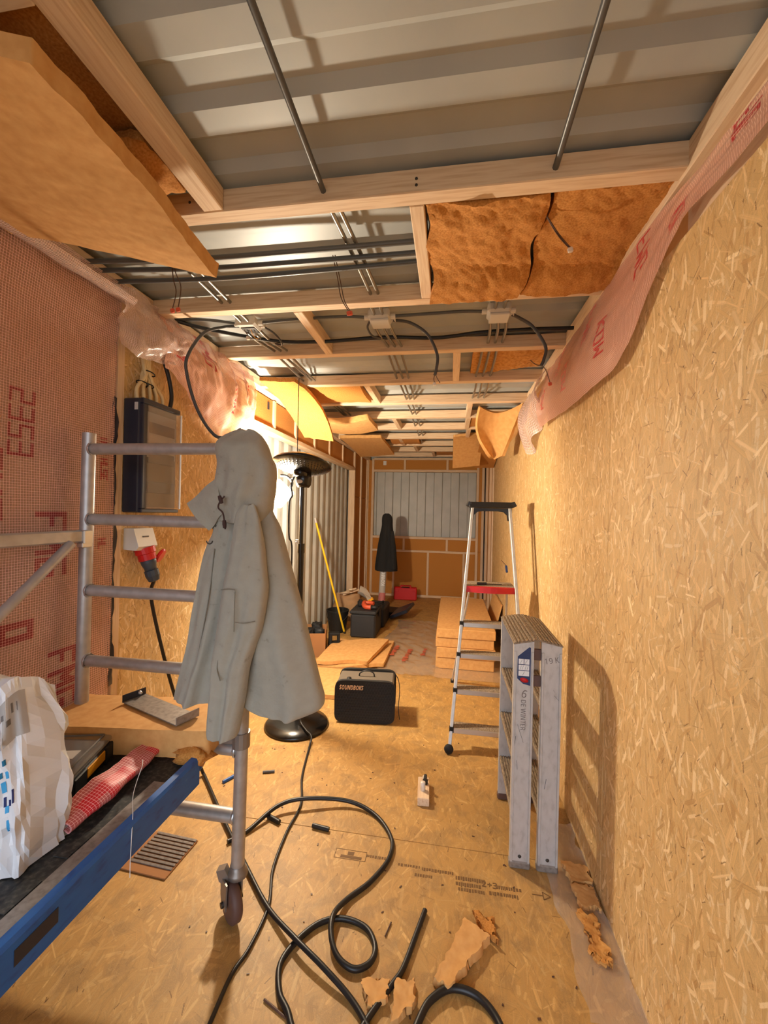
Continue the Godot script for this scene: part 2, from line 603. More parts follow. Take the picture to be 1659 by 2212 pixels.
func make_materials() -> void:
	var warm := [Color8(208, 172, 116), Color8(216, 181, 126), Color8(209, 173, 116), Color8(201, 163, 106), Color8(224, 193, 142), Color8(206, 169, 113), Color8(188, 146, 90), Color8(220, 186, 132), Color8(212, 176, 121), Color8(238, 213, 168)]
	var osb := osb_image(11, 5200, 0.0, warm, 0.6)
	tri_mat("osb_wall", osb, Vector3(0.8, 0.8, 0.8), 0.62, osb, 0.08)
	var worn := [Color8(184, 142, 80), Color8(194, 153, 92), Color8(186, 145, 83), Color8(176, 134, 74), Color8(202, 163, 103), Color8(189, 148, 87), Color8(181, 139, 78)]
	var osbf := osb_image(23, 4400, 0.5, worn, 0.55)
	tri_mat("osb_floor", osbf, Vector3(0.72, 0.72, 0.72), 0.55, osbf, 0.04)
	var pine := noisy(0.018, [Color8(208, 175, 140), Color8(224, 197, 165), Color8(228, 203, 172), Color8(217, 186, 151)], [0.15, 0.45, 0.6, 0.9], 3)
	tri_mat("pine_x", pine, Vector3(0.5, 9.0, 9.0), 0.7)
	tri_mat("pine_y", pine, Vector3(9.0, 0.5, 9.0), 0.7)
	tri_mat("pine_z", pine, Vector3(9.0, 9.0, 0.5), 0.7)
	var fib := noisy(0.09, [Color8(168, 108, 44), Color8(188, 126, 56), Color8(197, 136, 66), Color8(208, 150, 80)], [0.1, 0.4, 0.65, 0.95], 7, 512, 5)
	tri_mat("wood_fibre", fib, Vector3(2.2, 2.2, 2.2), 0.95, fib, 0.5)
	var fib2 := noisy(0.03, [Color8(204, 152, 90), Color8(211, 160, 98), Color8(217, 168, 106)], [0.15, 0.5, 0.9], 9, 256, 5)
	tri_mat("fibre_board", fib2, Vector3(2.6, 2.6, 2.6), 0.95, fib2, 0.10)
	var fib3 := noisy(0.06, [Color8(176, 116, 50), Color8(200, 142, 72), Color8(212, 158, 88)], [0.15, 0.5, 0.9], 19, 256, 5)
	tri_mat("fibre_edge", fib3, Vector3(2.0, 12.0, 2.0), 0.95, fib3, 0.5)
	var paint := noisy(0.012, [Color8(176, 178, 174), Color8(182, 184, 180), Color8(187, 188, 184)], [0.2, 0.5, 0.85], 13)
	tri_mat("container_paint", paint, Vector3(0.9, 0.9, 0.9), 0.42)
	var roofp := noisy(0.010, [Color8(164, 168, 168), Color8(170, 174, 173), Color8(175, 178, 176)], [0.2, 0.5, 0.85], 14)
	tri_mat("roof_paint", roofp, Vector3(0.8, 0.8, 0.8), 0.45)
	var alu := noisy(0.02, [Color8(168, 163, 160), Color8(178, 174, 171), Color8(186, 182, 179)], [0.15, 0.55, 0.9], 17)
	tri_mat("scaffold_aluminium", alu, Vector3(3, 3, 3), 0.42, null, 0.0, 0.55)
	var ladal := noisy(0.03, [Color8(176, 174, 172), Color8(188, 187, 186), Color8(194, 193, 192)], [0.1, 0.4, 0.85], 18)
	tri_mat("ladder_aluminium", ladal, Vector3(4, 2, 4), 0.5, null, 0.0, 0.3)
	var tread := noisy(0.06, [Color8(112, 98, 82), Color8(146, 130, 110), Color8(166, 150, 130)], [0.15, 0.5, 0.85], 21)
	tri_mat("dirty_tread", tread, Vector3(6, 6, 2), 0.7, null, 0.0, 0.2)
	flat("bright_aluminium", Color8(205, 206, 208), 0.3, 0.8)
	flat("black_plastic", Color8(24, 25, 27), 0.5)
	flat("soft_black", Color8(18, 18, 19), 0.75)
	flat("dusty_black", Color8(98, 88, 76), 0.8)
	flat("dark_plastic", Color8(40, 42, 46), 0.55)
	flat("conduit_grey", Color8(84, 86, 88), 0.38)
	flat("conduit_steel", Color8(150, 146, 138), 0.32, 0.7)
	flat("cable_black", Color8(22, 22, 24), 0.42)
	flat("cable_grey", Color8(72, 72, 74), 0.45)
	flat("cable_beige", Color8(214, 192, 146), 0.55)
	flat("wire_brown", Color8(86, 58, 44), 0.5)
	flat("connector_orange", Color8(206, 84, 52), 0.4)
	flat("connector_clear", Color8(226, 214, 200), 0.3)
	flat("box_white", Color8(205, 205, 202), 0.4)
	flat("red_plastic", Color8(196, 22, 26), 0.4)
	flat("red_print", Color8(178, 82, 58), 0.6)
	flat("dark_slate_plastic", Color8(56, 66, 78), 0.45)
	flat("white_plastic", Color8(216, 214, 208), 0.45)
	flat("screw_steel", Color8(70, 66, 62), 0.4, 0.6)
	flat("rubber_grey", Color8(92, 66, 58), 0.6)
	flat("caster_metal", Color8(140, 132, 126), 0.42, 0.6)
	flat("blue_paint", Color8(20, 84, 156), 0.4)
	flat("yellow_paint", Color8(240, 196, 40), 0.45)
	flat("yellow_label", Color8(228, 158, 22), 0.5)
	flat("heater_black", Color8(20, 18, 18), 0.22)
	flat("heater_grille", Color8(62, 54, 52), 0.35, 0.4)
	flat("label_pale", Color8(190, 186, 182), 0.5)
	flat("sticker_blue", Color8(28, 50, 96), 0.45)
	flat("sticker_red", Color8(196, 30, 40), 0.45)
	flat("sticker_white", Color8(226, 228, 230), 0.5)
	flat("ink_dark", Color8(34, 34, 40), 0.7)
	flat("ink_faded", Color8(118, 112, 110), 0.7)
	flat("stamp_ink", Color8(112, 80, 42), 0.7)
	flat("logo_cream", Color8(232, 190, 146), 0.5)
	flat("coat_black", Color8(26, 27, 29), 0.9)
	flat("cardboard", Color8(156, 108, 66), 0.85)
	flat("paper_bag", Color8(176, 138, 100), 0.85)
	flat("paper_white", Color8(222, 216, 206), 0.8)
	flat("tape_dark", Color8(34, 38, 52), 0.35)
	flat("bag_blue", Color8(66, 160, 214), 0.6)
	flat("bag_navy", Color8(26, 40, 96), 0.6)
	flat("bag_teal", Color8(20, 104, 140), 0.6)
	flat("bag_grey", Color8(172, 168, 164), 0.7)
	flat("bag_print_grey", Color8(112, 108, 106), 0.7)
	flat("power_led", Color8(240, 240, 255), 0.3)
	M.power_led.emission_enabled = true
	M.power_led.emission = Color(1, 0.97, 1)
	M.power_led.emission_energy_multiplier = 1.2
	var lampm := flat("lamp_diffuser", Color8(255, 244, 222), 0.5)
	lampm.emission_enabled = true
	lampm.emission = Color(1.0, 0.90, 0.72)
	lampm.emission_energy_multiplier = 8.0
	var wp := flat("bag_white", Color8(226, 227, 230), 0.55)
	wp.backlight_enabled = true
	wp.backlight = Color(0.25, 0.25, 0.25)
	var deckp := noisy(0.05, [Color8(26, 28, 30), Color8(48, 48, 46), Color8(84, 80, 72)], [0.3, 0.6, 0.95], 31)
	tri_mat("deck_ply", deckp, Vector3(4, 4, 4), 0.6)
	var bluep := noisy(0.03, [Color8(14, 70, 138), Color8(20, 88, 164), Color8(24, 94, 170), Color8(110, 140, 170)], [0.1, 0.35, 0.86, 0.98], 33)
	tri_mat("blue_beam", bluep, Vector3(4, 4, 1.5), 0.42)
	var steelp := noisy(0.04, [Color8(126, 121, 118), Color8(146, 141, 137), Color8(156, 151, 147)], [0.1, 0.5, 0.9], 35)
	tri_mat("dusty_steel", steelp, Vector3(4, 4, 4), 0.45, null, 0.0, 0.5)
	var cloth := noisy(0.02, [Color8(134, 131, 119), Color8(155, 152, 140), Color8(159, 156, 144), Color8(162, 159, 147)], [0.02, 0.16, 0.6, 0.95], 41, 512, 5)
	var cm := tri_mat("jacket_cloth", cloth, Vector3(1.6, 1.6, 1.6), 0.9, noisy(0.25, [Color.BLACK, Color.WHITE], [0.2, 0.8], 43), 0.05)
	cm.rim_enabled = true
	cm.rim = 0.25
	cm.rim_tint = 0.8
	flat("jacket_lining", Color8(96, 94, 86), 0.95)
	flat("jacket_seam", Color8(128, 125, 114), 0.9)
	flat("cord_dark", Color8(66, 44, 40), 0.8)
	# reinforced film with red print
	# 7 pixels to a 10 mm mesh: 0.86 m by 2.6 m
	var ink := [["2353", 330, 395, 10.0, 8.0], ["33", 175, 260, 10.0, 9.0], ["FMG", 430, 720, 14.0, 14.0], ["FMG", 250, 560, 14.0, 14.0], ["IND HLSE", 572, 470, 4.0, 6.0], ["HL", 572, 800, 4.0, 6.0], ["FMG", 470, 1120, 13.0, 13.0], ["O", 330, 1010, 12.0, 18.0], ["MS", 300, 1240, 13.0, 13.0]]
	var film := film_image(602, 1820, 7, ink, Color(0.80, 0.58, 0.52, 0.34), Color(0.95, 0.85, 0.78, 0.85), Color(0.52, 0.02, 0.09, 0.86))
	var fm := flat("printed_film", Color.WHITE, 0.35)
	fm.albedo_texture = film
	fm.transparency = BaseMaterial3D.TRANSPARENCY_ALPHA
	var strip := film_image(512, 512, 8, [["FMG", 380, 20, 14.0, 12.0, Color(0, 0, 0)], ["KOM", 150, 190, 13.0, 11.0, Color(0, 0, 0)]], Color(0.88, 0.64, 0.56, 0.42), Color(0.95, 0.84, 0.78, 0.80), Color(0.70, 0.04, 0.10, 0.92))
	var sm := flat("film_strip", Color.WHITE, 0.3)
	sm.albedo_texture = strip
	sm.transparency = BaseMaterial3D.TRANSPARENCY_ALPHA
	var plain := film_image(256, 256, 8, [], Color(0.86, 0.74, 0.70, 0.34), Color(0.95, 0.88, 0.85, 0.72), Color.RED)
	var pm := flat("film_plain", Color.WHITE, 0.25)
	pm.albedo_texture = plain
	pm.transparency = BaseMaterial3D.TRANSPARENCY_ALPHA
	var folded := film_image(256, 256, 8, [["E", 190, 40, 22.0, 34.0, Color(0, 0, 0)], ["L", 190, 150, 22.0, 34.0, Color(0, 0, 0)]], Color(0.80, 0.38, 0.38, 0.85), Color(0.98, 0.86, 0.85, 0.95), Color(0.80, 0.05, 0.12, 1.0))
	var dm := flat("film_folded", Color.WHITE, 0.5)
	dm.albedo_texture = folded
	dm.transparency = BaseMaterial3D.TRANSPARENCY_ALPHA
	var clear := flat("clear_sheet", Color(0.92, 0.88, 0.84, 0.10), 0.2)
	clear.transparency = BaseMaterial3D.TRANSPARENCY_ALPHA
	var lid := flat("clear_lid", Color(0.62, 0.60, 0.58, 0.35), 0.15)
	lid.transparency = BaseMaterial3D.TRANSPARENCY_ALPHA
	var cover := flat("smoked_cover", Color(0.60, 0.55, 0.52, 0.22), 0.08)
	cover.transparency = BaseMaterial3D.TRANSPARENCY_ALPHA


# ------------------------------------------------------------------ the shell
# folded steel sheet: the profile runs along t, xf(t, d, w) gives the point at width w
func folded(s: SurfaceTool, t0: float, t1: float, period: float, depth: float, w0: float, w1: float, xf: Callable, slope := 0.14) -> void:
	s.set_smooth_group(-1)
	var pts := []
	var t := t0
	while t < t1:
		for k in [[0.0, 0.0], [0.5 - slope, 0.0], [0.5, 1.0], [1.0 - slope, 1.0]]:
			if t + k[0] * period <= t1: pts.append(Vector2(t + k[0] * period, k[1] * depth))
		t += period
	pts.append(Vector2(t1, pts[-1].y))
	for i in pts.size() - 1:
		for back in [0.0, -0.003]:
			var a: Vector3 = xf.call(pts[i].x, pts[i].y + back, w0)
			var b: Vector3 = xf.call(pts[i + 1].x, pts[i + 1].y + back, w0)
			var c: Vector3 = xf.call(pts[i + 1].x, pts[i + 1].y + back, w1)
			var d: Vector3 = xf.call(pts[i].x, pts[i].y + back, w1)
			var front: Vector3 = xf.call(pts[i].x, 1.0, w0) - xf.call(pts[i].x, 0.0, w0)
			quad(s, a, b, c, d, front * (1.0 if back == 0.0 else -1.0))


func make_shell() -> void:
	var fl := setting("floor")
	var zs := [1.6, 0.45, -0.80, -2.05, -3.30, -4.55, -5.80, -7.05, -8.15]
	for i in zs.size() - 1:
		var s := ns()
		bb(s, Vector3(-1.76, -0.022, zs[i + 1] + 0.0012), Vector3(0.80, 0.0, zs[i] - 0.0012), 0.0012)
		put(s, "board", M.osb_floor, fl)
	var sub := ns()
	bb(sub, Vector3(-1.80, -0.12, -8.2), Vector3(0.84, -0.024, 1.62), 0.0)
	put(sub, "subfloor", M.deck_ply, fl)
	# maker's print stamped across one board
	var face := Basis(Vector3.RIGHT, -PI / 2)
	text("stamp", "2+3", 0.030, M.stamp_ink, Transform3D(face * Basis(Vector3.BACK, -0.04), Vector3(0.205, 0.0006, -1.872)), fl, 0.0006, true)
	# rows of worn print whose characters can no longer be made out
	for w in [[-0.35, -0.24, -1.925, 0.016], [-0.20, -0.10, -1.905, 0.016], [-0.09, 0.05, -1.90, 0.018], [0.06, 0.18, -1.882, 0.022], [0.06, 0.17, -1.852, 0.022], [0.07, 0.18, -1.828, 0.018], [0.235, 0.33, -1.866, 0.020], [0.20, 0.32, -1.832, 0.020], [-0.12, -0.04, -1.865, 0.016]]:
		var row := ns()
		var x: float = w[0]
		while x < w[1]:
			var step := rng.randf_range(0.006, 0.014)
			bb(row, Vector3(x, 0.0001, w[2] - w[3] * 0.5), Vector3(x + step * 0.72, 0.0007, w[2] + w[3] * rng.randf_range(0.2, 0.5)), 0.0)
			x += step
		put(row, "worn_stamp", M.stamp_ink, fl)
	var fr := ns()
	for q in [[-0.50, -0.35, -1.945, -1.942], [-0.50, -0.35, -1.893, -1.890], [-0.50, -0.497, -1.945, -1.89], [-0.353, -0.35, -1.945, -1.89], [-0.47, -0.37, -1.912, -1.897], [-0.44, -0.41, -1.935, -1.915]]:
		bb(fr, Vector3(q[0], 0.0001, q[2]), Vector3(q[1], 0.0007, q[3]), 0.0)
	put(fr, "stamped_frame", M.stamp_ink, fl)
	var ar := ns()
	bb(ar, Vector3(0.38, 0.0002, -1.862), Vector3(0.425, 0.001, -1.858), 0.0)
	for q in [[Vector3(0.425, 0.0006, -1.878), Vector3(0.455, 0.0006, -1.86)], [Vector3(0.425, 0.0006, -1.842), Vector3(0.455, 0.0006, -1.86)], [Vector3(0.425, 0.0006, -1.878), Vector3(0.425, 0.0006, -1.842)]]:
		bar(ar, q[0], q[1], 0.004, 0.0008, Vector3.UP, 0.0)
	put(ar, "stamped_arrow", M.stamp_ink, fl)

	# ---- right wall: boards of strand board, bare studs at the far end
	var wr := setting("wall_right")
	var rz := [1.6, 0.62, -0.63, -1.88, -3.13, -4.38, -5.63, -6.62]
	for i in rz.size() - 1:
		var s := ns()
		bb(s, Vector3(0.656, 0.004, rz[i + 1] + 0.0012), Vector3(0.674, 2.436, rz[i] - 0.0012), 0.0015)
		put(s, "panel", M.osb_wall, wr)
	var s := ns()
	bb(s, Vector3(0.678, 0.0, -8.2), Vector3(0.74, 2.69, 1.62), 0.0)
	put(s, "insulation_fill", M.fibre_board, wr)
	s = ns()
	bb(s, Vector3(0.745, -0.02, -8.2), Vector3(0.84, 2.80, 1.62), 0.0)
	put(s, "container_side", M.container_paint, wr)
	for z in [-6.66, -7.18, -7.86]:
		s = ns()
		bb(s, Vector3(0.640, 0.0, z - 0.045), Vector3(0.70, 2.60, z))
		put(s, "stud", M.pine_y, wr)
	s = ns()
	bb(s, Vector3(0.640, 0.0, -7.95), Vector3(0.70, 0.045, -6.7))
	put(s, "bottom_plate", M.pine_z, wr)

	# ---- left wall
	var wl := setting("wall_left")
	s = ns()
	folded(s, 3.1, 8.16, 0.25, 0.026, 0.0, 2.70, func(t: float, d: float, w: float) -> Vector3: return Vector3(-1.740 + d, w, -t), 0.2)
	put(s, "corrugated_sheet", M.container_paint, wl)
	s = ns()
	bb(s, Vector3(-1.82, -0.02, -8.2), Vector3(-1.752, 2.80, 1.62), 0.0)
	put(s, "container_side", M.container_paint, wl)
	s = ns()
	bb(s, Vector3(-1.74, 0.0, -3.16), Vector3(-1.62, 2.69, 1.6), 0.0)
	put(s, "insulation_fill", M.fibre_board, wl)
	for q in [[1.6, 0.5], [0.495, -0.74], [-0.745, -1.74]]:
		s = ns()
		bb(s, Vector3(-1.618, 0.004, q[1] + 0.001), Vector3(-1.606, 2.60, q[0] - 0.001))
		put(s, "panel", M.osb_wall, wl)
	s = ns()
	bb(s, Vector3(-1.618, 0.004, -3.12), Vector3(-1.60, 2.60, -1.83))
	put(s, "panel", M.osb_wall, wl)
	for z in [-1.745, -1.79, -3.16]:
		s = ns()
		bb(s, Vector3(-1.64, 0.0, z - 0.042), Vector3(-1.598 if z != -1.745 else -1.61, 2.61, z))
		put(s, "stud", M.pine_y, wl)
	# header of insulation boards above the bare steel
	var hz := [-3.205, -3.62, -4.16, -4.78, -5.4, -6.1, -6.86]
	for i in hz.size() - 1:
		s = ns()
		bb(s, Vector3(-1.70, 2.345, hz[i + 1] + 0.02), Vector3(-1.618, 2.60, hz[i] - 0.02), 0.004)
		put(s, "insulation_board", M.wood_fibre, wl)
		s = ns()
		bb(s, Vector3(-1.70, 2.345, hz[i + 1] - 0.02), Vector3(-1.60, 2.60, hz[i + 1] + 0.02))
		put(s, "cripple_stud", M.pine_y, wl)
	s = ns()
	bb(s, Vector3(-1.70, 2.30, -6.90), Vector3(-1.595, 2.345, -3.205))
	put(s, "rail", M.pine_z, wl)
	for z in [-6.86, -7.40, -7.94]:
		s = ns()
		bb(s, Vector3(-1.70, 0.0, z - 0.045), Vector3(-1.595, 2.62, z))
		put(s, "stud", M.pine_y, wl)
	for q in [[-6.91, -7.40], [-7.45, -7.94]]:
		for h in [[0.02, 0.95], [0.955, 1.86], [1.865, 2.62]]:
			s = ns()
			bb(s, Vector3(-1.70, h[0], q[1]), Vector3(-1.62, h[1], q[0]), 0.004)
			put(s, "insulation_board", M.wood_fibre, wl)

	# ---- back wall: studs, insulation, bare steel in the middle
	var wb := setting("wall_back")
	s = ns()
	folded(s, -1.75, 0.75, 0.32, 0.028, 0.0, 2.70, func(t: float, d: float, w: float) -> Vector3: return Vector3(t, w, -8.14 + d), 0.05)
	put(s, "corrugated_sheet", M.container_paint, wb)
	s = ns()
	bb(s, Vector3(-1.82, -0.02, -8.24), Vector3(0.84, 2.80, -8.15), 0.0)
	put(s, "container_end", M.container_paint, wb)
	for x in [-1.60, -1.50, 0.50, 0.60]:
		s = ns()
		bb(s, Vector3(x - 0.022, 0.0, -8.09), Vector3(x + 0.022, 2.64, -7.995))
		put(s, "stud", M.pine_y, wb)
	for q in [[2.39, 2.435], [1.11, 1.155], [0.855, 0.895], [0.0, 0.045], [2.62, 2.665]]:
		s = ns()
		bb(s, Vector3(-1.478, q[0], -8.09), Vector3(0.478, q[1], -7.99))
		put(s, "rail", M.pine_x, wb)
	for q in [[-0.88, 2.435, 2.62], [-0.07, 2.435, 2.62], [-0.87, 0.895, 1.11], [-0.05, 0.895, 1.11], [-1.06, 0.045, 0.855], [-0.40, 0.045, 0.855], [0.27, 0.045, 0.855]]:
		s = ns()
		bb(s, Vector3(q[0] - 0.02, q[1], -8.09), Vector3(q[0] + 0.02, q[2], -7.993))
		put(s, "stud", M.pine_y, wb)
	for q in [[-1.478, -0.90, 2.435, 2.62], [-0.86, -0.09, 2.435, 2.62], [-0.05, 0.478, 2.435, 2.62], [-1.478, -0.89, 0.895, 1.11], [-0.85, -0.07, 0.895, 1.11], [-0.03, 0.478, 0.895, 1.11], [-1.478, -1.08, 0.045, 0.855], [-1.04, -0.42, 0.045, 0.855], [-0.38, 0.25, 0.045, 0.855], [0.29, 0.478, 0.045, 0.855]]:
		s = ns()
		bb(s, Vector3(q[0], q[2], -8.09), Vector3(q[1], q[3], -8.01), 0.004)
		put(s, "insulation_board", M.wood_fibre, wb)
	for x in [[-1.70, -1.622], [-1.578, -1.522], [0.522, 0.578]]:
		for h in [[0.0, 0.9], [0.903, 1.8], [1.803, 2.62]]:
			s = ns()
			bb(s, Vector3(x[0], h[0], -8.09), Vector3(x[1], h[1], -8.015), 0.003)
			put(s, "insulation_board", M.wood_fibre, wb)

	# ---- the open end behind the camera
	var dr := setting("door_1")
	for q in [[Vector3(-1.80, 0, 1.55), Vector3(-1.68, 2.8, 1.67)], [Vector3(0.72, 0, 1.55), Vector3(0.84, 2.8, 1.67)], [Vector3(-1.68, 2.62, 1.55), Vector3(0.72, 2.8, 1.67)]]:
		s = ns()
		bb(s, q[0], q[1], 0.01)
		put(s, "door_frame", M.container_paint, dr)


func make_ceiling_frame() -> void:
	var ce := setting("ceiling")
	var s := ns()
	folded(s, -1.6, 8.16, 0.212, 0.022, -1.76, 0.80, func(t: float, d: float, w: float) -> Vector3: return Vector3(w, 2.722 - d, -t))
	put(s, "roof_sheet", M.roof_paint, ce)
	s = ns()
	bb(s, Vector3(-1.82, 2.73, -8.24), Vector3(0.84, 2.82, 1.66), 0.0)
	put(s, "roof_deck", M.roof_paint, ce)
	for z in [0.62, -0.02, -0.66, -1.30, -1.955, -2.578, -3.205, -3.805, -4.39, -4.99, -5.62, -6.22, -6.80, -7.42]:
		s = ns()
		var x0 := -1.55
		var x1 := 0.66
		if z > -1.0:
			x1 = -0.845   # the bay over the camera is open on its right
		bb(s, Vector3(x0, 2.61, z - 0.058), Vector3(x1, 2.685, z), 0.003)
		put(s, "joist", M.pine_x, ce)
	s = ns()
	bb(s, Vector3(-1.64, 2.61, -7.98), Vector3(-1.55, 2.685, 1.6), 0.003)
	put(s, "top_plate", M.pine_z, ce)
	s = ns()
	bb(s, Vector3(0.645, 2.60, -7.98), Vector3(0.72, 2.685, 1.6), 0.003)
	put(s, "top_plate", M.pine_z, ce)
	s = ns()
	bb(s, Vector3(0.675, 2.44, -1.36), Vector3(0.735, 2.60, 1.6), 0.003)
	put(s, "top_plate", M.pine_z, ce)
	s = ns()
	bb(s, Vector3(-0.845, 2.61, -1.298), Vector3(-0.775, 2.685, 0.8), 0.003)
	put(s, "trimmer", M.pine_z, ce)
	for q in [[-0.13, -1.36, -1.953], [-0.785, -2.015, -2.576], [0.02, -2.64, -3.203], [-0.68, -3.265, -3.803], [0.16, -3.865, -4.388], [-0.62, -4.45, -4.988], [0.17, -4.45, -4.988], [0.20, -5.05, -5.618], [-0.70, -5.68, -6.218], [0.22, -5.68, -6.218], [-0.55, -6.28, -6.798], [0.2, -6.28, -6.798], [-0.3, -6.86, -7.418]]:
		s = ns()
		bb(s, Vector3(q[0] - 0.024, 2.61, q[2]), Vector3(q[0] + 0.024, 2.685, q[1]), 0.003)
		put(s, "blocking", M.pine_z, ce)
	# screw heads in the first joist
	s = ns()
	for q in [[-0.127, 2.652], [-0.127, 2.632], [-0.9, 2.65]]:
		lathe(s, [Vector2(0, 0.002), Vector2(0.004, 0.002), Vector2(0.005, 0.0)], Transform3D(Basis(Vector3.RIGHT, PI / 2), Vector3(q[0], q[1], -1.2995)), 8)
	put(s, "screw_heads", M.screw_steel, ce)


# ------------------------------------------------------------------ fuse box, cables and socket on the left wall
func make_left_wall_things() -> void:
	var f := thing("fuse_box", "black fuse box with a smoked clear door on strand board", "fuse box", Vector3(-1.60, 1.58, -1.97))
	var s := ns()
	bb(s, Vector3(-1.60, 1.58, -2.112), Vector3(-1.512, 2.145, -1.83), 0.006)
	put(s, "body", M.tape_dark, f)
	s = ns()
	for q in [[Vector3(-1.512, 1.58, -2.112), Vector3(-1.488, 1.60, -1.83)], [Vector3(-1.512, 2.118, -2.112), Vector3(-1.488, 2.145, -1.83)], [Vector3(-1.512, 1.60, -1.86), Vector3(-1.488, 2.118, -1.83)]]:
		bb(s, q[0], q[1], 0.004)
	put(s, "door_frame", M.tape_dark, f)
	s = ns()
	bb(s, Vector3(-1.511, 1.60, -2.10), Vector3(-1.505, 2.118, -1.86), 0.0)
	put(s, "front_panel", M.dusty_black, f)
	s = ns()
	bb(s, Vector3(-1.4985, 1.86, -2.085), Vector3(-1.4975, 2.085, -1.87), 0.0)
	put(s, "circuit_sheet", M.bag_grey, f)
	for k in 3:
		s = ns()
		bb(s, Vector3(-1.506, 1.68 + k * 0.15, -2.08), Vector3(-1.497, 1.74 + k * 0.15, -1.88), 0.003)
		put(s, "breaker_row", M.dark_plastic, f)
	s = ns()
	bb(s, Vector3(-1.496, 1.602, -2.112), Vector3(-1.484, 2.116, -1.862), 0.004)
	var dr := put(s, "door", M.smoked_cover, f)
	s = ns()
	bb(s, Vector3(-1.484, 1.60, -2.114), Vector3(-1.478, 2.118, -2.106), 0.001)
	put(s, "edge_strip", M.sticker_white, dr)
	s = ns()
	bb(s, Vector3(-1.537, 2.085, -1.829), Vector3(-1.518, 2.122, -1.8285), 0.0)
	put(s, "sticker", M.label_pale, f)

	# beige installation cables that rise from the fuse box behind the film
	var k := 0
	for z in [-1.85, -1.872, -1.893, -1.915, -1.94, -1.965, -1.985, -2.005, -2.03]:
		s = ns()
		var zt: float = -1.955 + (k % 4) * 0.014
		var xb := -1.54 - (k % 2) * 0.022
		tube(s, crom([Vector3(xb, 2.14, z), Vector3(xb - 0.005, 2.20, z - 0.002), Vector3(-1.55 - (k % 3) * 0.01, 2.27, lerpf(z, zt, 0.55)), Vector3(-1.565, 2.35, zt), Vector3(-1.575, 2.50, zt)], 5), 0.0085, 8)
		solo(s, "installation_cable", M.cable_beige, ["beige cable at the near edge of the bundle above the fuse box", "second beige cable from the near edge of the bundle above the fuse box", "third beige cable from the near edge of the bundle above the fuse box", "fourth beige cable from the near edge of the bundle above the fuse box", "middle beige cable of the nine rising from the fuse box", "sixth beige cable counted from the near edge above the fuse box", "seventh beige cable counted from the near edge above the fuse box", "last but one beige cable above the fuse box, near the black cable", "beige cable beside the black cable above the fuse box"][k], "cable", "beige cables above the fuse box")
		k += 1
	s = ns()
	tube(s, crom([Vector3(-1.53, 2.14, -2.075), Vector3(-1.53, 2.22, -2.09), Vector3(-1.545, 2.33, -2.08), Vector3(-1.575, 2.46, -2.05)], 6), 0.011, 8)
	solo(s, "black_cable", M.cable_black, "thick black cable entering the top of the fuse box", "cable")
	k = 0
	for q in [[2.30, -1.945, 0.034], [2.235, -1.90, 0.03], [2.235, -1.945, 0.022]]:
		s = ns()
		var ring := []
		for i in 13:
			var a := TAU * i / 12
			ring.append(Vector3(-1.556 + cos(a) * 0.024, q[0] + sin(a) * 0.006, q[1] + sin(a) * q[2]))
		tube(s, ring, 0.003, 6, false)
		solo(s, "cable_tie", M.soft_black, ["black cable tie round the top of the beige bundle", "lower black cable tie on the near beige cables", "lower black cable tie on the middle beige cables"][k], "cable tie", "ties on the beige cables")
		k += 1

	# industrial socket with a red flap, its plug and lead
	var o := thing("power_socket", "white industrial wall socket with a red flap under the fuse box", "socket", Vector3(-1.60, 1.40, -1.92))
	s = ns()
	prism(s, [Vector2(-1.60, 1.395), Vector2(-1.60, 1.50), Vector2(-1.545, 1.50), Vector2(-1.515, 1.41), Vector2(-1.53, 1.39)], 0.135, Transform3D(Basis(), Vector3(0, 0, -1.985)))
	put(s, "housing", M.white_plastic, o)
	s = ns()
	bb(s, Vector3(-1.531, 1.455, -1.935), Vector3(-1.527, 1.462, -1.895), 0.0)
	put(s, "rating_mark", M.bag_print_grey, o)
	var tilt := Transform3D(Basis(Vector3.BACK, 0.22) * Basis(Vector3.RIGHT, 0.16), Vector3(-1.548, 1.40, -1.93))
	s = ns()
	lathe(s, [Vector2(0, 0.0), Vector2(0.048, 0.0), Vector2(0.048, -0.03), Vector2(0.042, -0.034), Vector2(0.042, -0.065), Vector2(0, -0.065)], tilt, 20, false)
	put(s, "red_collar", M.red_plastic, o)
	s = ns()
	lathe(s, [Vector2(0, 0.008), Vector2(0.036, 0.008), Vector2(0.04, 0.0), Vector2(0.036, -0.008), Vector2(0, -0.008)], Transform3D(Basis(Vector3.RIGHT, 0.5) * Basis(Vector3.BACK, 1.0), Vector3(-1.515, 1.352, -2.01)), 20, false)
	put(s, "flap", M.red_plastic, o)
	var pl := thing("power_plug", "dark grey industrial plug hanging in the red socket", "plug", Vector3(-1.545, 1.23, -1.945))
	s = ns()
	lathe(s, [Vector2(0, -0.062), Vector2(0.038, -0.062), Vector2(0.036, -0.085), Vector2(0.030, -0.105), Vector2(0.028, -0.125), Vector2(0, -0.125)], tilt, 20, true)
	put(s, "body", M.dark_slate_plastic, pl)
	s = ns()
	lathe(s, [Vector2(0, -0.122), Vector2(0.034, -0.122), Vector2(0.034, -0.15), Vector2(0.026, -0.178), Vector2(0.012, -0.182), Vector2(0, -0.182)], tilt, 12, false)
	put(s, "gland", M.dark_slate_plastic, pl)
	s = ns()
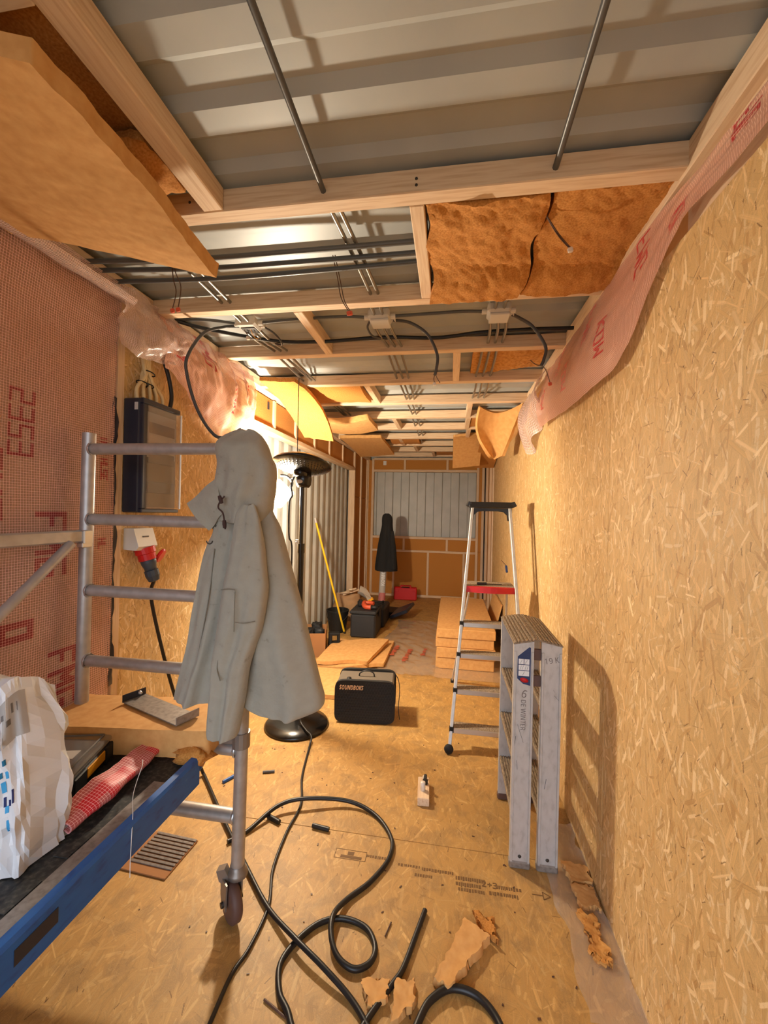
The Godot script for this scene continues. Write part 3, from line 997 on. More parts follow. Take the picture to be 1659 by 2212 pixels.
	tube(s, crom([tilt * Vector3(0, -0.178, 0), Vector3(-1.545, 1.13, -1.985), Vector3(-1.54, 0.84, -2.07), Vector3(-1.53, 0.55, -2.17), Vector3(-1.50, 0.30, -2.26), Vector3(-1.44, 0.05, -2.31), Vector3(-1.40, 0.012, -2.29), Vector3(-1.13, 0.012, -2.014), Vector3(-0.85, 0.012, -1.741), Vector3(-0.682, 0.014, -1.586), Vector3(-0.522, 0.034, -1.471), Vector3(-0.395, 0.03, -1.401), Vector3(-0.281, 0.014, -1.338), Vector3(-0.20, 0.012, -1.26), Vector3(-0.08, 0.012, -1.12)], 8), 0.0095, 8)
	solo(s, "plug_lead", M.cable_black, "thick black lead running from the red socket across the floor", "cable")

	# torn strip of dark tape along the edge of the film
	s = ns()
	slab(s, func(u: float, v: float) -> Vector3:
		var y := lerpf(0.75, 2.13, v)
		var wob := 0.014 * noise.get_noise_2d(y * 7.0, 3.0)
		var half := 0.012 + 0.012 * absf(noise.get_noise_2d(y * 11.0, 9.0))
		return Vector3(-1.592 + 0.006 * sin(y * 23.0 + u * 3.0), y, -1.772 + wob + (u - 0.5) * 2.0 * half), 2, 60, 0.002, Vector2(0.1, 1.4))
	solo(s, "tape_strip", M.tape_dark, "torn dark tape along the end of the red printed film", "tape")


# ------------------------------------------------------------------ insulation among the joists
func fibre_slab(f: Callable, label: String, nu := 18, nv := 18, thick := 0.05, rough := 0.012, m := "wood_fibre", called := "insulation_batt", group := "insulation batts in the ceiling") -> MeshInstance3D:
	var s := ns()
	slab(s, f, nu, nv, thick, Vector2(1, 1), rough)
	return solo(s, called, M[m], label, "insulation", group)


func make_insulation_overhead() -> void:
	# fill between the left wall and the trimmer, torn off at its far end
	fibre_slab(func(u: float, v: float) -> Vector3: return Vector3(lerpf(-1.53, -0.86, u), 2.672 - 0.01 * noise.get_noise_2d(u * 6, v * 9), lerpf(0.5, -1.20 - 0.05 * sin(u * 9.0), v)), "brown insulation batt pressed up between trimmer and left wall", 14, 40, 0.03, 0.014)
	fibre_slab(func(u: float, v: float) -> Vector3: return Vector3(lerpf(-1.06, -0.86, u), 2.635 - 0.03 * sin(PI * v) * sin(PI * u), lerpf(-1.02, -1.22, v)), "torn tuft of insulation at the end of the trimmer bay", 12, 12, 0.03, 0.022)
	# big sagging board at the upper left
	fibre_slab(func(u: float, v: float) -> Vector3:
		var z := lerpf(-0.69 - 0.03 * sin(u * 7.0), lerpf(-1.24, -1.39, u), v)
		var low := 0.085 + 0.05 * smoothstep(0.3, 1.0, v)
		var y := 2.58 - (low - 0.02) * pow(u, 1.3) - 0.02 * sin(PI * u) * sin(3.0 * v)
		return Vector3(lerpf(-1.54, -0.845, u) + 0.008 * noise.get_noise_1d(z * 7.0) * u, y, z), "large tan insulation board sagging from the upper left of the ceiling", 30, 70, 0.05, 0.0035, "fibre_board")
	# two batts in the second bay by the right wall
	fibre_slab(func(u: float, v: float) -> Vector3: return Vector3(lerpf(-0.10, 0.285, u) + 0.012 * sin(v * 11.0), 2.640 - 0.030 * smoothstep(0.62, 0.85, v) - 0.012 * sin(PI * u), lerpf(-1.365, -1.945, v)), "lumpy insulation batt beside the short blocking in the second bay", 34, 40, 0.05, 0.020)
	fibre_slab(func(u: float, v: float) -> Vector3: return Vector3(lerpf(0.30, 0.66, u) + 0.012 * sin(v * 11.0), 2.652 - 0.034 * smoothstep(0.68, 0.85, v) - 0.008 * sin(PI * u), lerpf(-1.365, -1.945, v)), "smoother insulation batt against the right wall in the second bay", 30, 40, 0.05, 0.014)
	# fourth bay, right, behind three pipes
	fibre_slab(func(u: float, v: float) -> Vector3: return Vector3(lerpf(0.125, 0.60, u), 2.672 + 0.012 * u, lerpf(-2.645, -3.19 + 0.10 * u, v)), "rough insulation batt behind three steel pipes on the right", 34, 26, 0.03, 0.020, "fibre_edge")
	# fifth bay, left
	fibre_slab(func(u: float, v: float) -> Vector3: return Vector3(lerpf(-1.53, -0.74, u), 2.645 - 0.02 * sin(PI * v), lerpf(-3.27, -3.78, v)), "dark brown insulation batt behind pipes above the patio heater", 24, 18, 0.05, 0.010)
	# long piece that hangs down in front of it
	fibre_slab(func(u: float, v: float) -> Vector3:
		var d := 0.29 * pow(v, 1.6)
		return Vector3(lerpf(-1.46, -1.20, u) + 0.08 * v + 0.05 * sin(v * 3.0) * u, 2.605 - d - 0.03 * u * v, lerpf(-3.0, -3.80, v) - 0.06 * u), "long insulation strip hanging down beside the lit patio heater", 16, 34, 0.03, 0.012, "wood_fibre")
	# sixth bay, left
	fibre_slab(func(u: float, v: float) -> Vector3: return Vector3(lerpf(-1.50, -0.84, u), 2.572 - 0.04 * sin(PI * u), lerpf(-4.15, -4.72, v)), "yellow insulation batt bulging from the sixth bay on the left", 22, 16, 0.06, 0.006, "fibre_board")
	fibre_slab(func(u: float, v: float) -> Vector3: return Vector3(lerpf(-1.45, -0.90, u), 2.582 - 0.07 * pow(v, 2.0) * (1.0 - 0.5 * u), lerpf(-5.30, -6.6, v)), "bent insulation board drooping far back on the left", 18, 22, 0.04, 0.004, "fibre_board")
	fibre_slab(func(u: float, v: float) -> Vector3: return Vector3(lerpf(-0.85, -0.45, u), 2.655 - 0.02 * sin(PI * v), lerpf(-5.70, -6.20, v)), "dark insulation batt deep in the ceiling above the coat", 14, 14, 0.05, 0.012)
	# right side
	for q in [[0.20, 0.58, -4.45, -4.97, "small rough batt between the blocking and the curled board"], [0.23, 0.62, -5.68, -6.18, "short batt in the ninth bay on the right"], [-0.25, 0.6, -6.88, -7.36, "brown batt in the last bay before the back wall"]]:
		fibre_slab(func(u: float, v: float) -> Vector3: return Vector3(lerpf(q[0], q[1], u), 2.650 - 0.01 * sin(PI * v), lerpf(q[2], q[3], v)), q[4], 18, 14, 0.045, 0.014)
	# board curled down from the right plate
	fibre_slab(func(u: float, v: float) -> Vector3:
		var x := lerpf(lerpf(0.245, 0.62, u), 0.385 + 0.12 * u, v) - 0.075 * sin(PI * v) * (1.0 - u)
		return Vector3(x, 2.60 - 0.41 * v - 0.03 * sin(PI * u) * (1.0 - v), -3.92 - 0.42 * v - 0.16 * sin(PI * u) + 0.10 * u), "tan insulation board curling down from the right ceiling edge", 24, 24, 0.03, 0.004, "fibre_board")
	fibre_slab(func(u: float, v: float) -> Vector3: return Vector3(lerpf(0.02, 0.40, u), 2.62 - 0.34 * pow(v, 1.4) + 0.04 * u, lerpf(-5.5, -6.15, v)), "square insulation sheet hanging down in front of the back wall", 14, 18, 0.03, 0.004, "fibre_board")
	fibre_slab(func(u: float, v: float) -> Vector3: return Vector3(lerpf(0.36, 0.64, u), 2.56 - 0.22 * pow(v, 1.4), lerpf(-5.2, -6.6, v)), "dark brown board hanging by the right wall near the back", 10, 18, 0.03, 0.006)


# ------------------------------------------------------------------ pipes, junction boxes, cables under the roof
func pipe(p: Array, r: float, m: String, label: String, group: String, called := "conduit_pipe") -> void:
	var s := ns()
	tube(s, p, r, 8)
	solo(s, called, M[m], label, "pipe", group)


func make_conduits() -> void:
	var n_of := ["first", "second", "third"]
	var bay_of := ["nearest", "second", "third", "fourth", "fifth", "sixth", "seventh", "eighth", "ninth", "tenth"]
	var ends := [[0.4, -1.31], [-1.352, -1.962], [-2.008, -2.585], [-2.63, -3.212], [-3.258, -3.812], [-3.858, -4.397], [-4.443, -4.997], [-5.043, -5.627], [-5.673, -6.227], [-6.273, -6.807]]
	# the nearest bay
	pipe([Vector3(-0.415, 2.645, 0.5), Vector3(-0.42, 2.645, -0.4), Vector3(-0.428, 2.643, -1.31)], 0.0095, "conduit_grey", "long grey pipe nearest the sagging board under bare roof", "grey pipes overhead")
	pipe([Vector3(0.30, 2.645, 0.5), Vector3(0.285, 2.645, -0.4), Vector3(0.286, 2.643, -1.32)], 0.0095, "conduit_grey", "long grey pipe nearer the right wall under bare roof", "grey pipes overhead")
	# second bay
	for q in [[-1.155, -1.165, "left"], [-1.105, -1.118, "left"], [-0.434, -0.398, "middle"], [-0.402, -0.362, "middle"]]:
		var first: bool = q[0] < -1.14 or (q[0] < -0.42 and q[0] > -0.5)
		pipe(crom([Vector3(q[0], 2.652, -1.36), Vector3((q[0] + q[1]) * 0.5 + 0.004, 2.648, -1.65), Vector3(q[1], 2.650, -1.965)], 5), 0.0085, "conduit_steel", "%s steel pipe of the %s pair crossing above three grey pipes" % ["first" if first else "second", q[2]], "steel pipes overhead")
	var k := 0
	for q in [[-1.55, -1.530, -0.135, -1.578], [-1.55, -1.595, -0.135, -1.648], [-1.55, -1.685, -0.135, -1.705]]:
		pipe(crom([Vector3(q[0], 2.632, q[1]), Vector3(-1.05, 2.622, lerpf(q[1], q[3], 0.35) - 0.008), Vector3(-0.6, 2.624, lerpf(q[1], q[3], 0.65)), Vector3(q[2], 2.638, q[3])], 6), 0.0105, "conduit_grey", ["grey pipe across the second bay, nearest of three", "grey pipe across the second bay, middle of three", "grey pipe across the second bay, farthest of three"][k], "grey pipes across the second bay")
		k += 1
	# columns of steel pipes through the bays
	var cols := [["left", -1.13, {3: 3, 4: 3, 5: 3}], ["middle", -0.385, {3: 3, 4: 3, 5: 2, 6: 2, 7: 2, 8: 1}], ["right", 0.225, {3: 3, 4: 3}]]
	for c in cols:
		for b in c[2]:
			for i in c[2][b]:
				var x: float = c[1] + (i - 1) * 0.044 + rng.randf_range(-0.006, 0.006)
				var x2 := x + rng.randf_range(-0.012, 0.016)
				pipe(crom([Vector3(x, 2.648, ends[b][0]), Vector3((x + x2) * 0.5 + 0.003, 2.645, (ends[b][0] + ends[b][1]) * 0.5), Vector3(x2, 2.648, ends[b][1])], 4), 0.0085, "conduit_steel", "%s steel pipe of the %s row in the %s bay from the camera" % [n_of[i], c[0], bay_of[b]], "steel pipes overhead")
	# junction boxes with their pipes in the third bay
	k = 0
	for x in [-1.145, -0.395, 0.222]:
		var side: String = ["left", "middle", "right"][k]
		var j := thing("junction_box", ["open grey junction box with wires showing, left of three", "closed grey junction box, middle of three", "closed grey junction box nearest the right wall"][k], "junction box", Vector3(x, 2.69, -2.21), "junction boxes under the roof")
		var s := ns()
		box(s, Vector3(x, 2.655, -2.205), Vector3(0.115, 0.055, 0.115), Basis(), 0.012)
		put(s, "body", M.box_white, j)
		if k > 0:
			s = ns()
			box(s, Vector3(x + 0.004, 2.622, -2.21), Vector3(0.10, 0.014, 0.105), Basis(), 0.006)
			put(s, "lid", M.box_white, j)
		else:
			s = ns()
			box(s, Vector3(x, 2.626, -2.225), Vector3(0.08, 0.006, 0.07), Basis(), 0.0)
			put(s, "inside", M.dark_plastic, j)
			for w in 4:
				s = ns()
				tube(s, crom([Vector3(x - 0.03 + w * 0.02, 2.628, -2.20), Vector3(x - 0.02 + w * 0.014, 2.604, -2.235 - w * 0.008), Vector3(x + 0.01 * w, 2.596, -2.27), Vector3(x + 0.014 * w, 2.615, -2.30)], 4), 0.002, 5)
				put(s, "wire", [M.wire_brown, M.cable_black, M.yellow_label, M.cable_black][w], j)
			s = ns()
			box(s, Vector3(x - 0.035, 2.602, -2.27), Vector3(0.02, 0.02, 0.02), Basis(), 0.003)
			put(s, "connector", M.connector_clear, j)
		for g in [Vector3(-0.07, 0, 0), Vector3(0.07, 0, 0), Vector3(0.067, 0, -0.035)]:
			s = ns()
			lathe(s, [Vector2(0, -0.014), Vector2(0.014, -0.014), Vector2(0.014, 0.014), Vector2(0, 0.014)], Transform3D(Basis(Vector3.BACK, PI / 2), Vector3(x, 2.655, -2.205) + g), 10, false)
			put(s, "gland", M.white_plastic, j)
		for i in 2:
			var xi: float = x - 0.022 + i * 0.044
			pipe(crom([Vector3(xi - 0.012 + 0.03 * k * i * 0.5, 2.65, -2.01), Vector3(xi, 2.648, -2.09), Vector3(xi, 2.645, -2.16)], 4), 0.0085, "conduit_steel", "%s steel pipe entering the near side of the %s junction box" % [n_of[i], side], "steel pipes at the junction boxes")
		for i in 3:
			var xi: float = x - 0.04 + i * 0.042
			pipe(crom([Vector3(xi, 2.635, -2.25), Vector3(xi + 0.012, 2.625, -2.36), Vector3(xi + 0.02 + (0.0 if k == 2 else 0.01), 2.645, -2.585)], 5), 0.0085, "conduit_steel", "%s steel pipe leaving the far side of the %s junction box" % [n_of[i], side], "steel pipes at the junction boxes")
		k += 1
	var lines := [
		["roof_cable", "cable_black", 0.011, "black cable sagging across the third bay behind the junction boxes", [Vector3(-1.56, 2.655, -2.10), Vector3(-1.40, 2.635, -2.20), Vector3(-1.05, 2.62, -2.37), Vector3(-0.75, 2.622, -2.41), Vector3(-0.40, 2.632, -2.41), Vector3(-0.10, 2.628, -2.44), Vector3(0.15, 2.640, -2.42), Vector3(0.40, 2.645, -2.42), Vector3(0.66, 2.642, -2.42)]],
		["linking_pipe", "conduit_grey", 0.0085, "grey pipe linking the left and middle junction boxes", [Vector3(-1.08, 2.655, -2.205), Vector3(-0.9, 2.662, -2.20), Vector3(-0.6, 2.66, -2.19), Vector3(-0.462, 2.655, -2.205)]],
		["linking_pipe", "conduit_grey", 0.0085, "grey pipe linking the middle and right junction boxes", [Vector3(-0.328, 2.655, -2.205), Vector3(-0.1, 2.662, -2.21), Vector3(0.05, 2.664, -2.21), Vector3(0.155, 2.655, -2.205)]],
		["linking_pipe", "conduit_grey", 0.0085, "grey pipe from the left wall to the left junction box", [Vector3(-1.55, 2.662, -2.13), Vector3(-1.35, 2.66, -2.15), Vector3(-1.212, 2.655, -2.205)]],
		["hanging_cable", "cable_grey", 0.0085, "long grey cable looping down from the left junction box towards the jacket", [Vector3(-1.21, 2.65, -2.22), Vector3(-1.30, 2.645, -2.21), Vector3(-1.36, 2.57, -2.11), Vector3(-1.37, 2.40, -1.99), Vector3(-1.37, 2.30, -1.99), Vector3(-1.32, 2.135, -2.0), Vector3(-1.24, 2.013, -2.0), Vector3(-1.17, 1.975, -2.0), Vector3(-1.10, 2.03, -2.06)]],
		["hanging_cable", "cable_grey", 0.0085, "grey cable arching down from the middle junction box", [Vector3(-0.33, 2.648, -2.235), Vector3(-0.24, 2.65, -2.28), Vector3(-0.145, 2.59, -2.30), Vector3(-0.09, 2.48, -2.30), Vector3(-0.092, 2.40, -2.30), Vector3(-0.10, 2.365, -2.30)]],
		["hanging_cable", "cable_grey", 0.0085, "grey cable arching down from the right junction box", [Vector3(0.29, 2.648, -2.235), Vector3(0.34, 2.645, -2.28), Vector3(0.41, 2.605, -2.30), Vector3(0.475, 2.50, -2.30), Vector3(0.468, 2.43, -2.30), Vector3(0.455, 2.40, -2.30)]],
		["curled_cable", "cable_grey", 0.006, "short curled grey cable beside the open junction box", [Vector3(-1.075, 2.65, -2.24), Vector3(-1.03, 2.63, -2.28), Vector3(-1.005, 2.60, -2.33), Vector3(-1.02, 2.595, -2.37), Vector3(-1.06, 2.61, -2.38)]],
		["curled_cable", "cable_grey", 0.006, "short curled cable under the middle junction box", [Vector3(-0.455, 2.65, -2.235), Vector3(-0.475, 2.63, -2.27), Vector3(-0.46, 2.61, -2.33), Vector3(-0.42, 2.615, -2.38)]]]
	for l in lines:
		var s := ns()
		tube(s, crom(l[4], 8), l[2], 8)
		solo(s, l[0], M[l[1]], l[3], "cable" if l[0] != "linking_pipe" else "pipe")
	# loose wire pairs with connectors
	var loose := [["pair of brown wires with orange connectors hanging by the left membrane", [Vector3(-1.185, 2.66, -1.60), Vector3(-1.165, 2.597, -1.6), Vector3(-1.14, 2.537, -1.6), Vector3(-1.15, 2.45, -1.6)], [Vector3(-1.185, 2.66, -1.60), Vector3(-1.18, 2.58, -1.605), Vector3(-1.165, 2.52, -1.605), Vector3(-1.18, 2.45, -1.605)], "connector_orange"],
		["pair of brown wires with an orange connector hanging from three grey pipes", [Vector3(-0.50, 2.66, -1.66), Vector3(-0.50, 2.61, -1.74), Vector3(-0.485, 2.53, -1.75), Vector3(-0.45, 2.47, -1.75)], [Vector3(-0.49, 2.66, -1.66), Vector3(-0.49, 2.60, -1.75), Vector3(-0.472, 2.52, -1.755), Vector3(-0.444, 2.472, -1.755)], "connector_orange"],
		["wires with a clear connector at the end of the middle grey cable", [Vector3(-0.10, 2.37, -2.30), Vector3(-0.105, 2.345, -2.30), Vector3(-0.10, 2.325, -2.30)], [Vector3(-0.097, 2.37, -2.30), Vector3(-0.085, 2.345, -2.30), Vector3(-0.07, 2.322, -2.30)], "connector_clear"],
		["wires with a red connector at the end of the right grey cable", [Vector3(0.456, 2.405, -2.30), Vector3(0.48, 2.375, -2.30), Vector3(0.502, 2.31, -2.30)], [Vector3(0.455, 2.402, -2.30), Vector3(0.43, 2.405, -2.30), Vector3(0.40, 2.43, -2.30)], "connector_orange"],
		["thin wire with a white connector hanging from the lumpy batts", [Vector3(0.294, 2.625, -1.47), Vector3(0.35, 2.585, -1.52), Vector3(0.401, 2.565, -1.568)], [Vector3(0.294, 2.625, -1.473), Vector3(0.348, 2.583, -1.523), Vector3(0.399, 2.565, -1.572)], "connector_clear"]]
	for l in loose:
		var t := thing("loose_wire", l[0], "wire", l[1][0], "loose wire ends under the roof")
		for i in 2:
			var s := ns()
			tube(s, crom(l[1 + i], 6), 0.0022, 5)
			put(s, "wire", M.wire_brown, t)
			if i == 0 or l[3] == "connector_orange" and l[1][0].x < 0.0:
				s = ns()
				box(s, l[1 + i][-1] + Vector3(0, -0.008, 0), Vector3(0.018, 0.018, 0.012), Basis(Vector3.BACK, 0.2), 0.003)
				put(s, "connector", M[l[3]], t)


# ------------------------------------------------------------------ vapour films
func make_membranes() -> void:
	# left wall, printed film with a woven grid: the image spans z -0.15 ... -1.76 and the full height
	var s := ns()
	var nu := 28
	var nv := 36
	slab(s, func(u: float, v: float) -> Vector3:
		var z := lerpf(-0.045, -1.765, u)
		var y := lerpf(2.60, 0.0, v)
		var x := -1.588 + 0.012 * noise.get_noise_2d(z * 2.5, y * 1.2) + 0.03 * smoothstep(0.10, 0.0, v)
		return Vector3(x, y, z), nu, nv, 0.0012, Vector2(2, 1))
	solo(s, "printed_membrane", M.printed_film, "red printed vapour film with a woven grid over the left wall", "membrane")
	# rolled hem along the plate
	s = ns()
	slab(s, func(u: float, v: float) -> Vector3:
		var z := lerpf(0.2, -1.75, u)
		var a := v * 4.4
		var r := 0.040 + 0.006 * noise.get_noise_2d(z * 5.0, 1.0)
		return Vector3(-1.504 + r * cos(a + 1.6), 2.568 + r * sin(a + 1.6) + 0.02 * u, z), 60, 12, 0.001, Vector2(7.6, 0.6))
	solo(s, "rolled_hem", M.film_plain, "pale rolled hem of film along the left ceiling edge", "membrane")
	# crumpled clear end by the cables
	s = ns()
	slab(s, func(u: float, v: float) -> Vector3:
		var z := lerpf(-1.70, -2.14, u)
		var y := lerpf(2.64, 2.33 + 0.10 * absf(u - 0.25), v)
		var c := 0.030 * noise.get_noise_2d(u * 3.0, v * 2.2) + 0.012 * sin(v * 8.0 + u * 5.0)
		return Vector3(-1.515 + c + 0.05 * sin(PI * v) * (0.3 + u), y + 0.01 * noise.get_noise_2d(v * 3.0, u * 3.0), z), 34, 30, 0.001, Vector2(1.8, 1.6))
	solo(s, "crumpled_membrane", M.film_plain, "crumpled clear film bunched above the beige cables", "membrane")
	# red printed flap sweeping down to the jacket
	s = ns()
	slab(s, func(u: float, v: float) -> Vector3:
		var z := lerpf(-1.93, -3.02, u)
		var top := 2.635
		var bottom := lerpf(2.36, 2.09, smoothstep(0.0, 0.5, u)) + 0.09 * smoothstep(0.75, 1.0, u)
		var y := lerpf(top, bottom, v)
		var pleat := 0.022 * sin(u * 34.0 + v * 3.0) * smoothstep(0.25, 0.7, u) * (1.0 - smoothstep(0.8, 0.95, u)) + 0.014 * noise.get_noise_2d(u * 14.0, v * 6.0)
		return Vector3(-1.525 + 0.10 * sin(PI * minf(v * 1.1, 1.0)) * (0.35 + 0.65 * sin(PI * u)) + pleat, y, z - 0.10 * v * (1.0 - u)), 60, 26, 0.001, Vector2(2.0, 1.0))
	solo(s, "draped_membrane", M.film_strip, "draped pink film with red print sweeping down behind the jacket", "membrane")
	# right side: film hanging over the top of the strand board
	s = ns()
	slab(s, func(u: float, v: float) -> Vector3:
		var z := lerpf(0.3, -3.05, u)
		var top := lerpf(2.535, 2.59, smoothstep(-1.0, -1.6, z))
		var wide := 0.10
		if z < -1.1: wide = lerpf(0.10, 0.41, smoothstep(-1.25, -1.78, z))
		if z < -2.2: wide = lerpf(0.41, 0.37, smoothstep(-2.2, -3.0, z))
		var y := lerpf(top, top - wide, v)
		var bulge := 0.012 + 0.075 * sin(PI * minf(v * 0.9, 1.0)) * smoothstep(-1.4, -2.0, z)
		return Vector3(0.642 - bulge * (0.35 + v * 0.65) + 0.008 * noise.get_noise_2d(z * 6.0, v * 4.0), y, z), 80, 16, 0.001, Vector2(6.6, 0.9))
	solo(s, "hanging_membrane", M.film_strip, "pale striped film with red print hanging over the right wall top", "membrane")
	# knotted end of it
	s = ns()
	slab(s, func(u: float, v: float) -> Vector3:
		var z := lerpf(-2.95, -3.75, u)
		var wide := 0.30 + 0.14 * sin(u * PI) - 0.08 * sin(u * TAU)
		return Vector3(0.625 - 0.07 * sin(PI * v) - 0.03 * sin(u * 22.0 + v * 4.0) * v, lerpf(2.60, 2.60 - wide, v) + 0.015 * sin(u * 17.0), z), 34, 18, 0.001, Vector2(1.6, 0.7))
	solo(s, "bunched_membrane", M.film_plain, "bunched pale film at the far end of the right hanging film", "membrane")


# ------------------------------------------------------------------ rolling scaffold
func make_scaffold() -> void:
	var t := thing("rolling_scaffold", "grey aluminium scaffold end frame with rungs and a caster", "scaffold", Vector3(-0.81, 0, -1.55))
	var s := ns()
	tube(s, [Vector3(-1.527, 0.19, -1.55), Vector3(-1.520, 1.0, -1.55), Vector3(-1.514, 1.915, -1.55)], 0.0255, 16)
	put(s, "upright", M.scaffold_aluminium, t)
	s = ns()
	tube(s, [Vector3(-0.800, 0.17, -1.55), Vector3(-0.792, 1.0, -1.55), Vector3(-0.785, 1.875, -1.55)], 0.0255, 16)
	put(s, "upright", M.scaffold_aluminium, t)
	for y in [1.848, 1.552, 1.252, 0.956, 0.655, 0.392]:
		s = ns()
		tube(s, [Vector3(-1.505, y, -1.55), Vector3(-0.81, y, -1.55)], 0.024 if y > 0.5 else 0.027, 14)
		put(s, "rung", M.scaffold_aluminium, t)
		for x in [-1.497, -0.818]:
			s = ns()
			lathe(s, [Vector2(0.029, -0.006), Vector2(0.031, 0.0), Vector2(0.026, 0.006)], Transform3D(Basis(Vector3.BACK, PI / 2), Vector3(x, y, -1.55)), 14)
			put(s, "weld", M.bright_aluminium, t)
	s = ns()
	lathe(s, [Vector2(0.0255, 0.0), Vector2(0.018, 0.004), Vector2(0.018, -0.05), Vector2(0, -0.05)], Transform3D(Basis(), Vector3(-1.514, 1.912, -1.55)), 16)
	put(s, "tube_mouth", M.soft_black, t)
	for q in [[-0.80, -1.55], [-1.527, -1.55]]:
		var c := Node3D.new()
		c.name = "caster"
		t.add_child(c, true)
		c.position = Vector3(q[0], 0, q[1]) - t.position
		var p := Vector3(q[0] - 0.012, 0.078, q[1] + 0.02)
		var ax := Basis(Vector3.UP, 0.85)
		s = ns()
		lathe(s, [Vector2(0, -0.02), Vector2(0.05, -0.022), Vector2(0.068, -0.02), Vector2(0.077, -0.012), Vector2(0.077, 0.012), Vector2(0.068, 0.02), Vector2(0.05, 0.022), Vector2(0, 0.02)], Transform3D(ax * Basis(Vector3.BACK, PI / 2), p), 28)
		put(s, "wheel", M.rubber_grey, c)
		s = ns()
		for e in [-1.0, 1.0]:
			prism(s, [Vector2(-0.022, -0.015), Vector2(0.022, -0.015), Vector2(0.035, 0.09), Vector2(-0.03, 0.09)], 0.006, Transform3D(ax * Basis(Vector3.UP, PI / 2), p + ax * Vector3(e * 0.030 - 0.003, 0, 0)))
		lathe(s, [Vector2(0, 0.085), Vector2(0.04, 0.085), Vector2(0.038, 0.10), Vector2(0.029, 0.112), Vector2(0.029, 0.125), Vector2(0, 0.125)], Transform3D(Basis(), Vector3(q[0], 0.0, q[1]) + Vector3(0, 0.078, 0)), 18)
		put(s, "fork", M.caster_metal, c)
		s = ns()
		tube(s, [p + ax * Vector3(-0.042, 0, 0), p + ax * Vector3(0.042, 0, 0)], 0.011, 10)
		put(s, "axle", M.screw_steel, c)
		s = ns()
		prism(s, [Vector2(-0.01, 0.085), Vector2(-0.05, 0.105), Vector2(-0.062, 0.145), Vector2(-0.03, 0.155), Vector2(-0.012, 0.12)], 0.03, Transform3D(Basis(Vector3.UP, 0.15), Vector3(q[0] - 0.012, 0.05, q[1])))
		put(s, "brake_lever", M.caster_metal, c)
	s = ns()
	lathe(s, [Vector2(0, -0.03), Vector2(0.034, -0.03), Vector2(0.034, 0.03), Vector2(0, 0.03)], Transform3D(Basis(), Vector3(-0.797, 0.70, -1.55)), 14, false)
	box(s, Vector3(-0.845, 0.70, -1.545), Vector3(0.05, 0.03, 0.04), Basis(), 0.004)
	put(s, "clamp", M.caster_metal, t)
	# guard rail and brace that run from the far upright towards the camera
	var g := thing("guard_rail", "flat aluminium guard rail clipped to the left scaffold upright", "rail", Vector3(-1.52, 1.47, -1.5))
	s = ns()
	bar(s, Vector3(-1.512, 1.482, -1.52), Vector3(-1.50, 1.482, 0.30), 0.028, 0.05, Vector3.UP, 0.006)
	put(s, "rail", M.scaffold_aluminium, g)
	s = ns()
	box(s, Vector3(-1.512, 1.478, -1.535), Vector3(0.045, 0.058, 0.045), Basis(), 0.004)
	box(s, Vector3(-1.505, 1.445, -1.53), Vector3(0.03, 0.02, 0.05), Basis(), 0.003)
	put(s, "clip", M.bright_aluminium, g)
	var br := ns()
	tube(br, [Vector3(-1.498, 1.455, -1.46), Vector3(-1.49, 0.72, -0.585)], 0.018, 12)
	solo(br, "diagonal_brace", M.scaffold_aluminium, "round aluminium brace slanting down from the guard rail", "brace")

	var d := thing("scaffold_deck", "black scaffold deck with a blue painted edge beam", "scaffold deck", Vector3(-1.18, 0.60, -0.5))
	s = ns()
	bb(s, Vector3(-1.47, 0.645, -1.44), Vector3(-0.912, 0.664, 0.45), 0.002)
	put(s, "board", M.deck_ply, d)
	for x in [[-0.915, -0.885, 1.0], [-1.495, -1.465, -1.0]]:
		s = ns()
		prism(s, [Vector2(x[0], 0.60), Vector2(x[1], 0.60), Vector2(x[1], 0.688), Vector2(x[1] - 0.006 * x[2], 0.698), Vector2(x[0] + 0.004, 0.700), Vector2(x[0], 0.694)], 1.86, Transform3D(Basis(), Vector3(0, 0, -1.41)))
		put(s, "edge_beam", M.blue_beam, d)
	for x in [-0.90, -1.48]:
		s = ns()
		tube(s, crom([Vector3(x, 0.64, -1.40), Vector3(x, 0.66, -1.46), Vector3(x, 0.69, -1.53), Vector3(x, 0.69, -1.58), Vector3(x, 0.66, -1.60)], 4), 0.012, 8)
		put(s, "hook", M.blue_paint, d)
	s = ns()
	bb(s, Vector3(-0.985, 0.664, -1.30), Vector3(-0.942, 0.668, 0.45), 0.001)
	put(s, "grip_strip", M.dusty_steel, d)
	for z in [-1.02, -0.86, -0.72, -0.56]:
		s = ns()
		bb(s, Vector3(-1.035, 0.664, z - 0.045), Vector3(-0.99, 0.6665, z + 0.045), 0.0)
		put(s, "slot_insert", M.deck_ply, d)
	for q in [[-0.80, 0.05], [-0.70, 0.018]]:
		s = ns()
		bb(s, Vector3(-0.8852, 0.635, q[0] - q[1]), Vector3(-0.8838, 0.67, q[0] + q[1]), 0.0)
		put(s, "maker_plate", M.tape_dark if q[1] > 0.03 else M.label_pale, d)


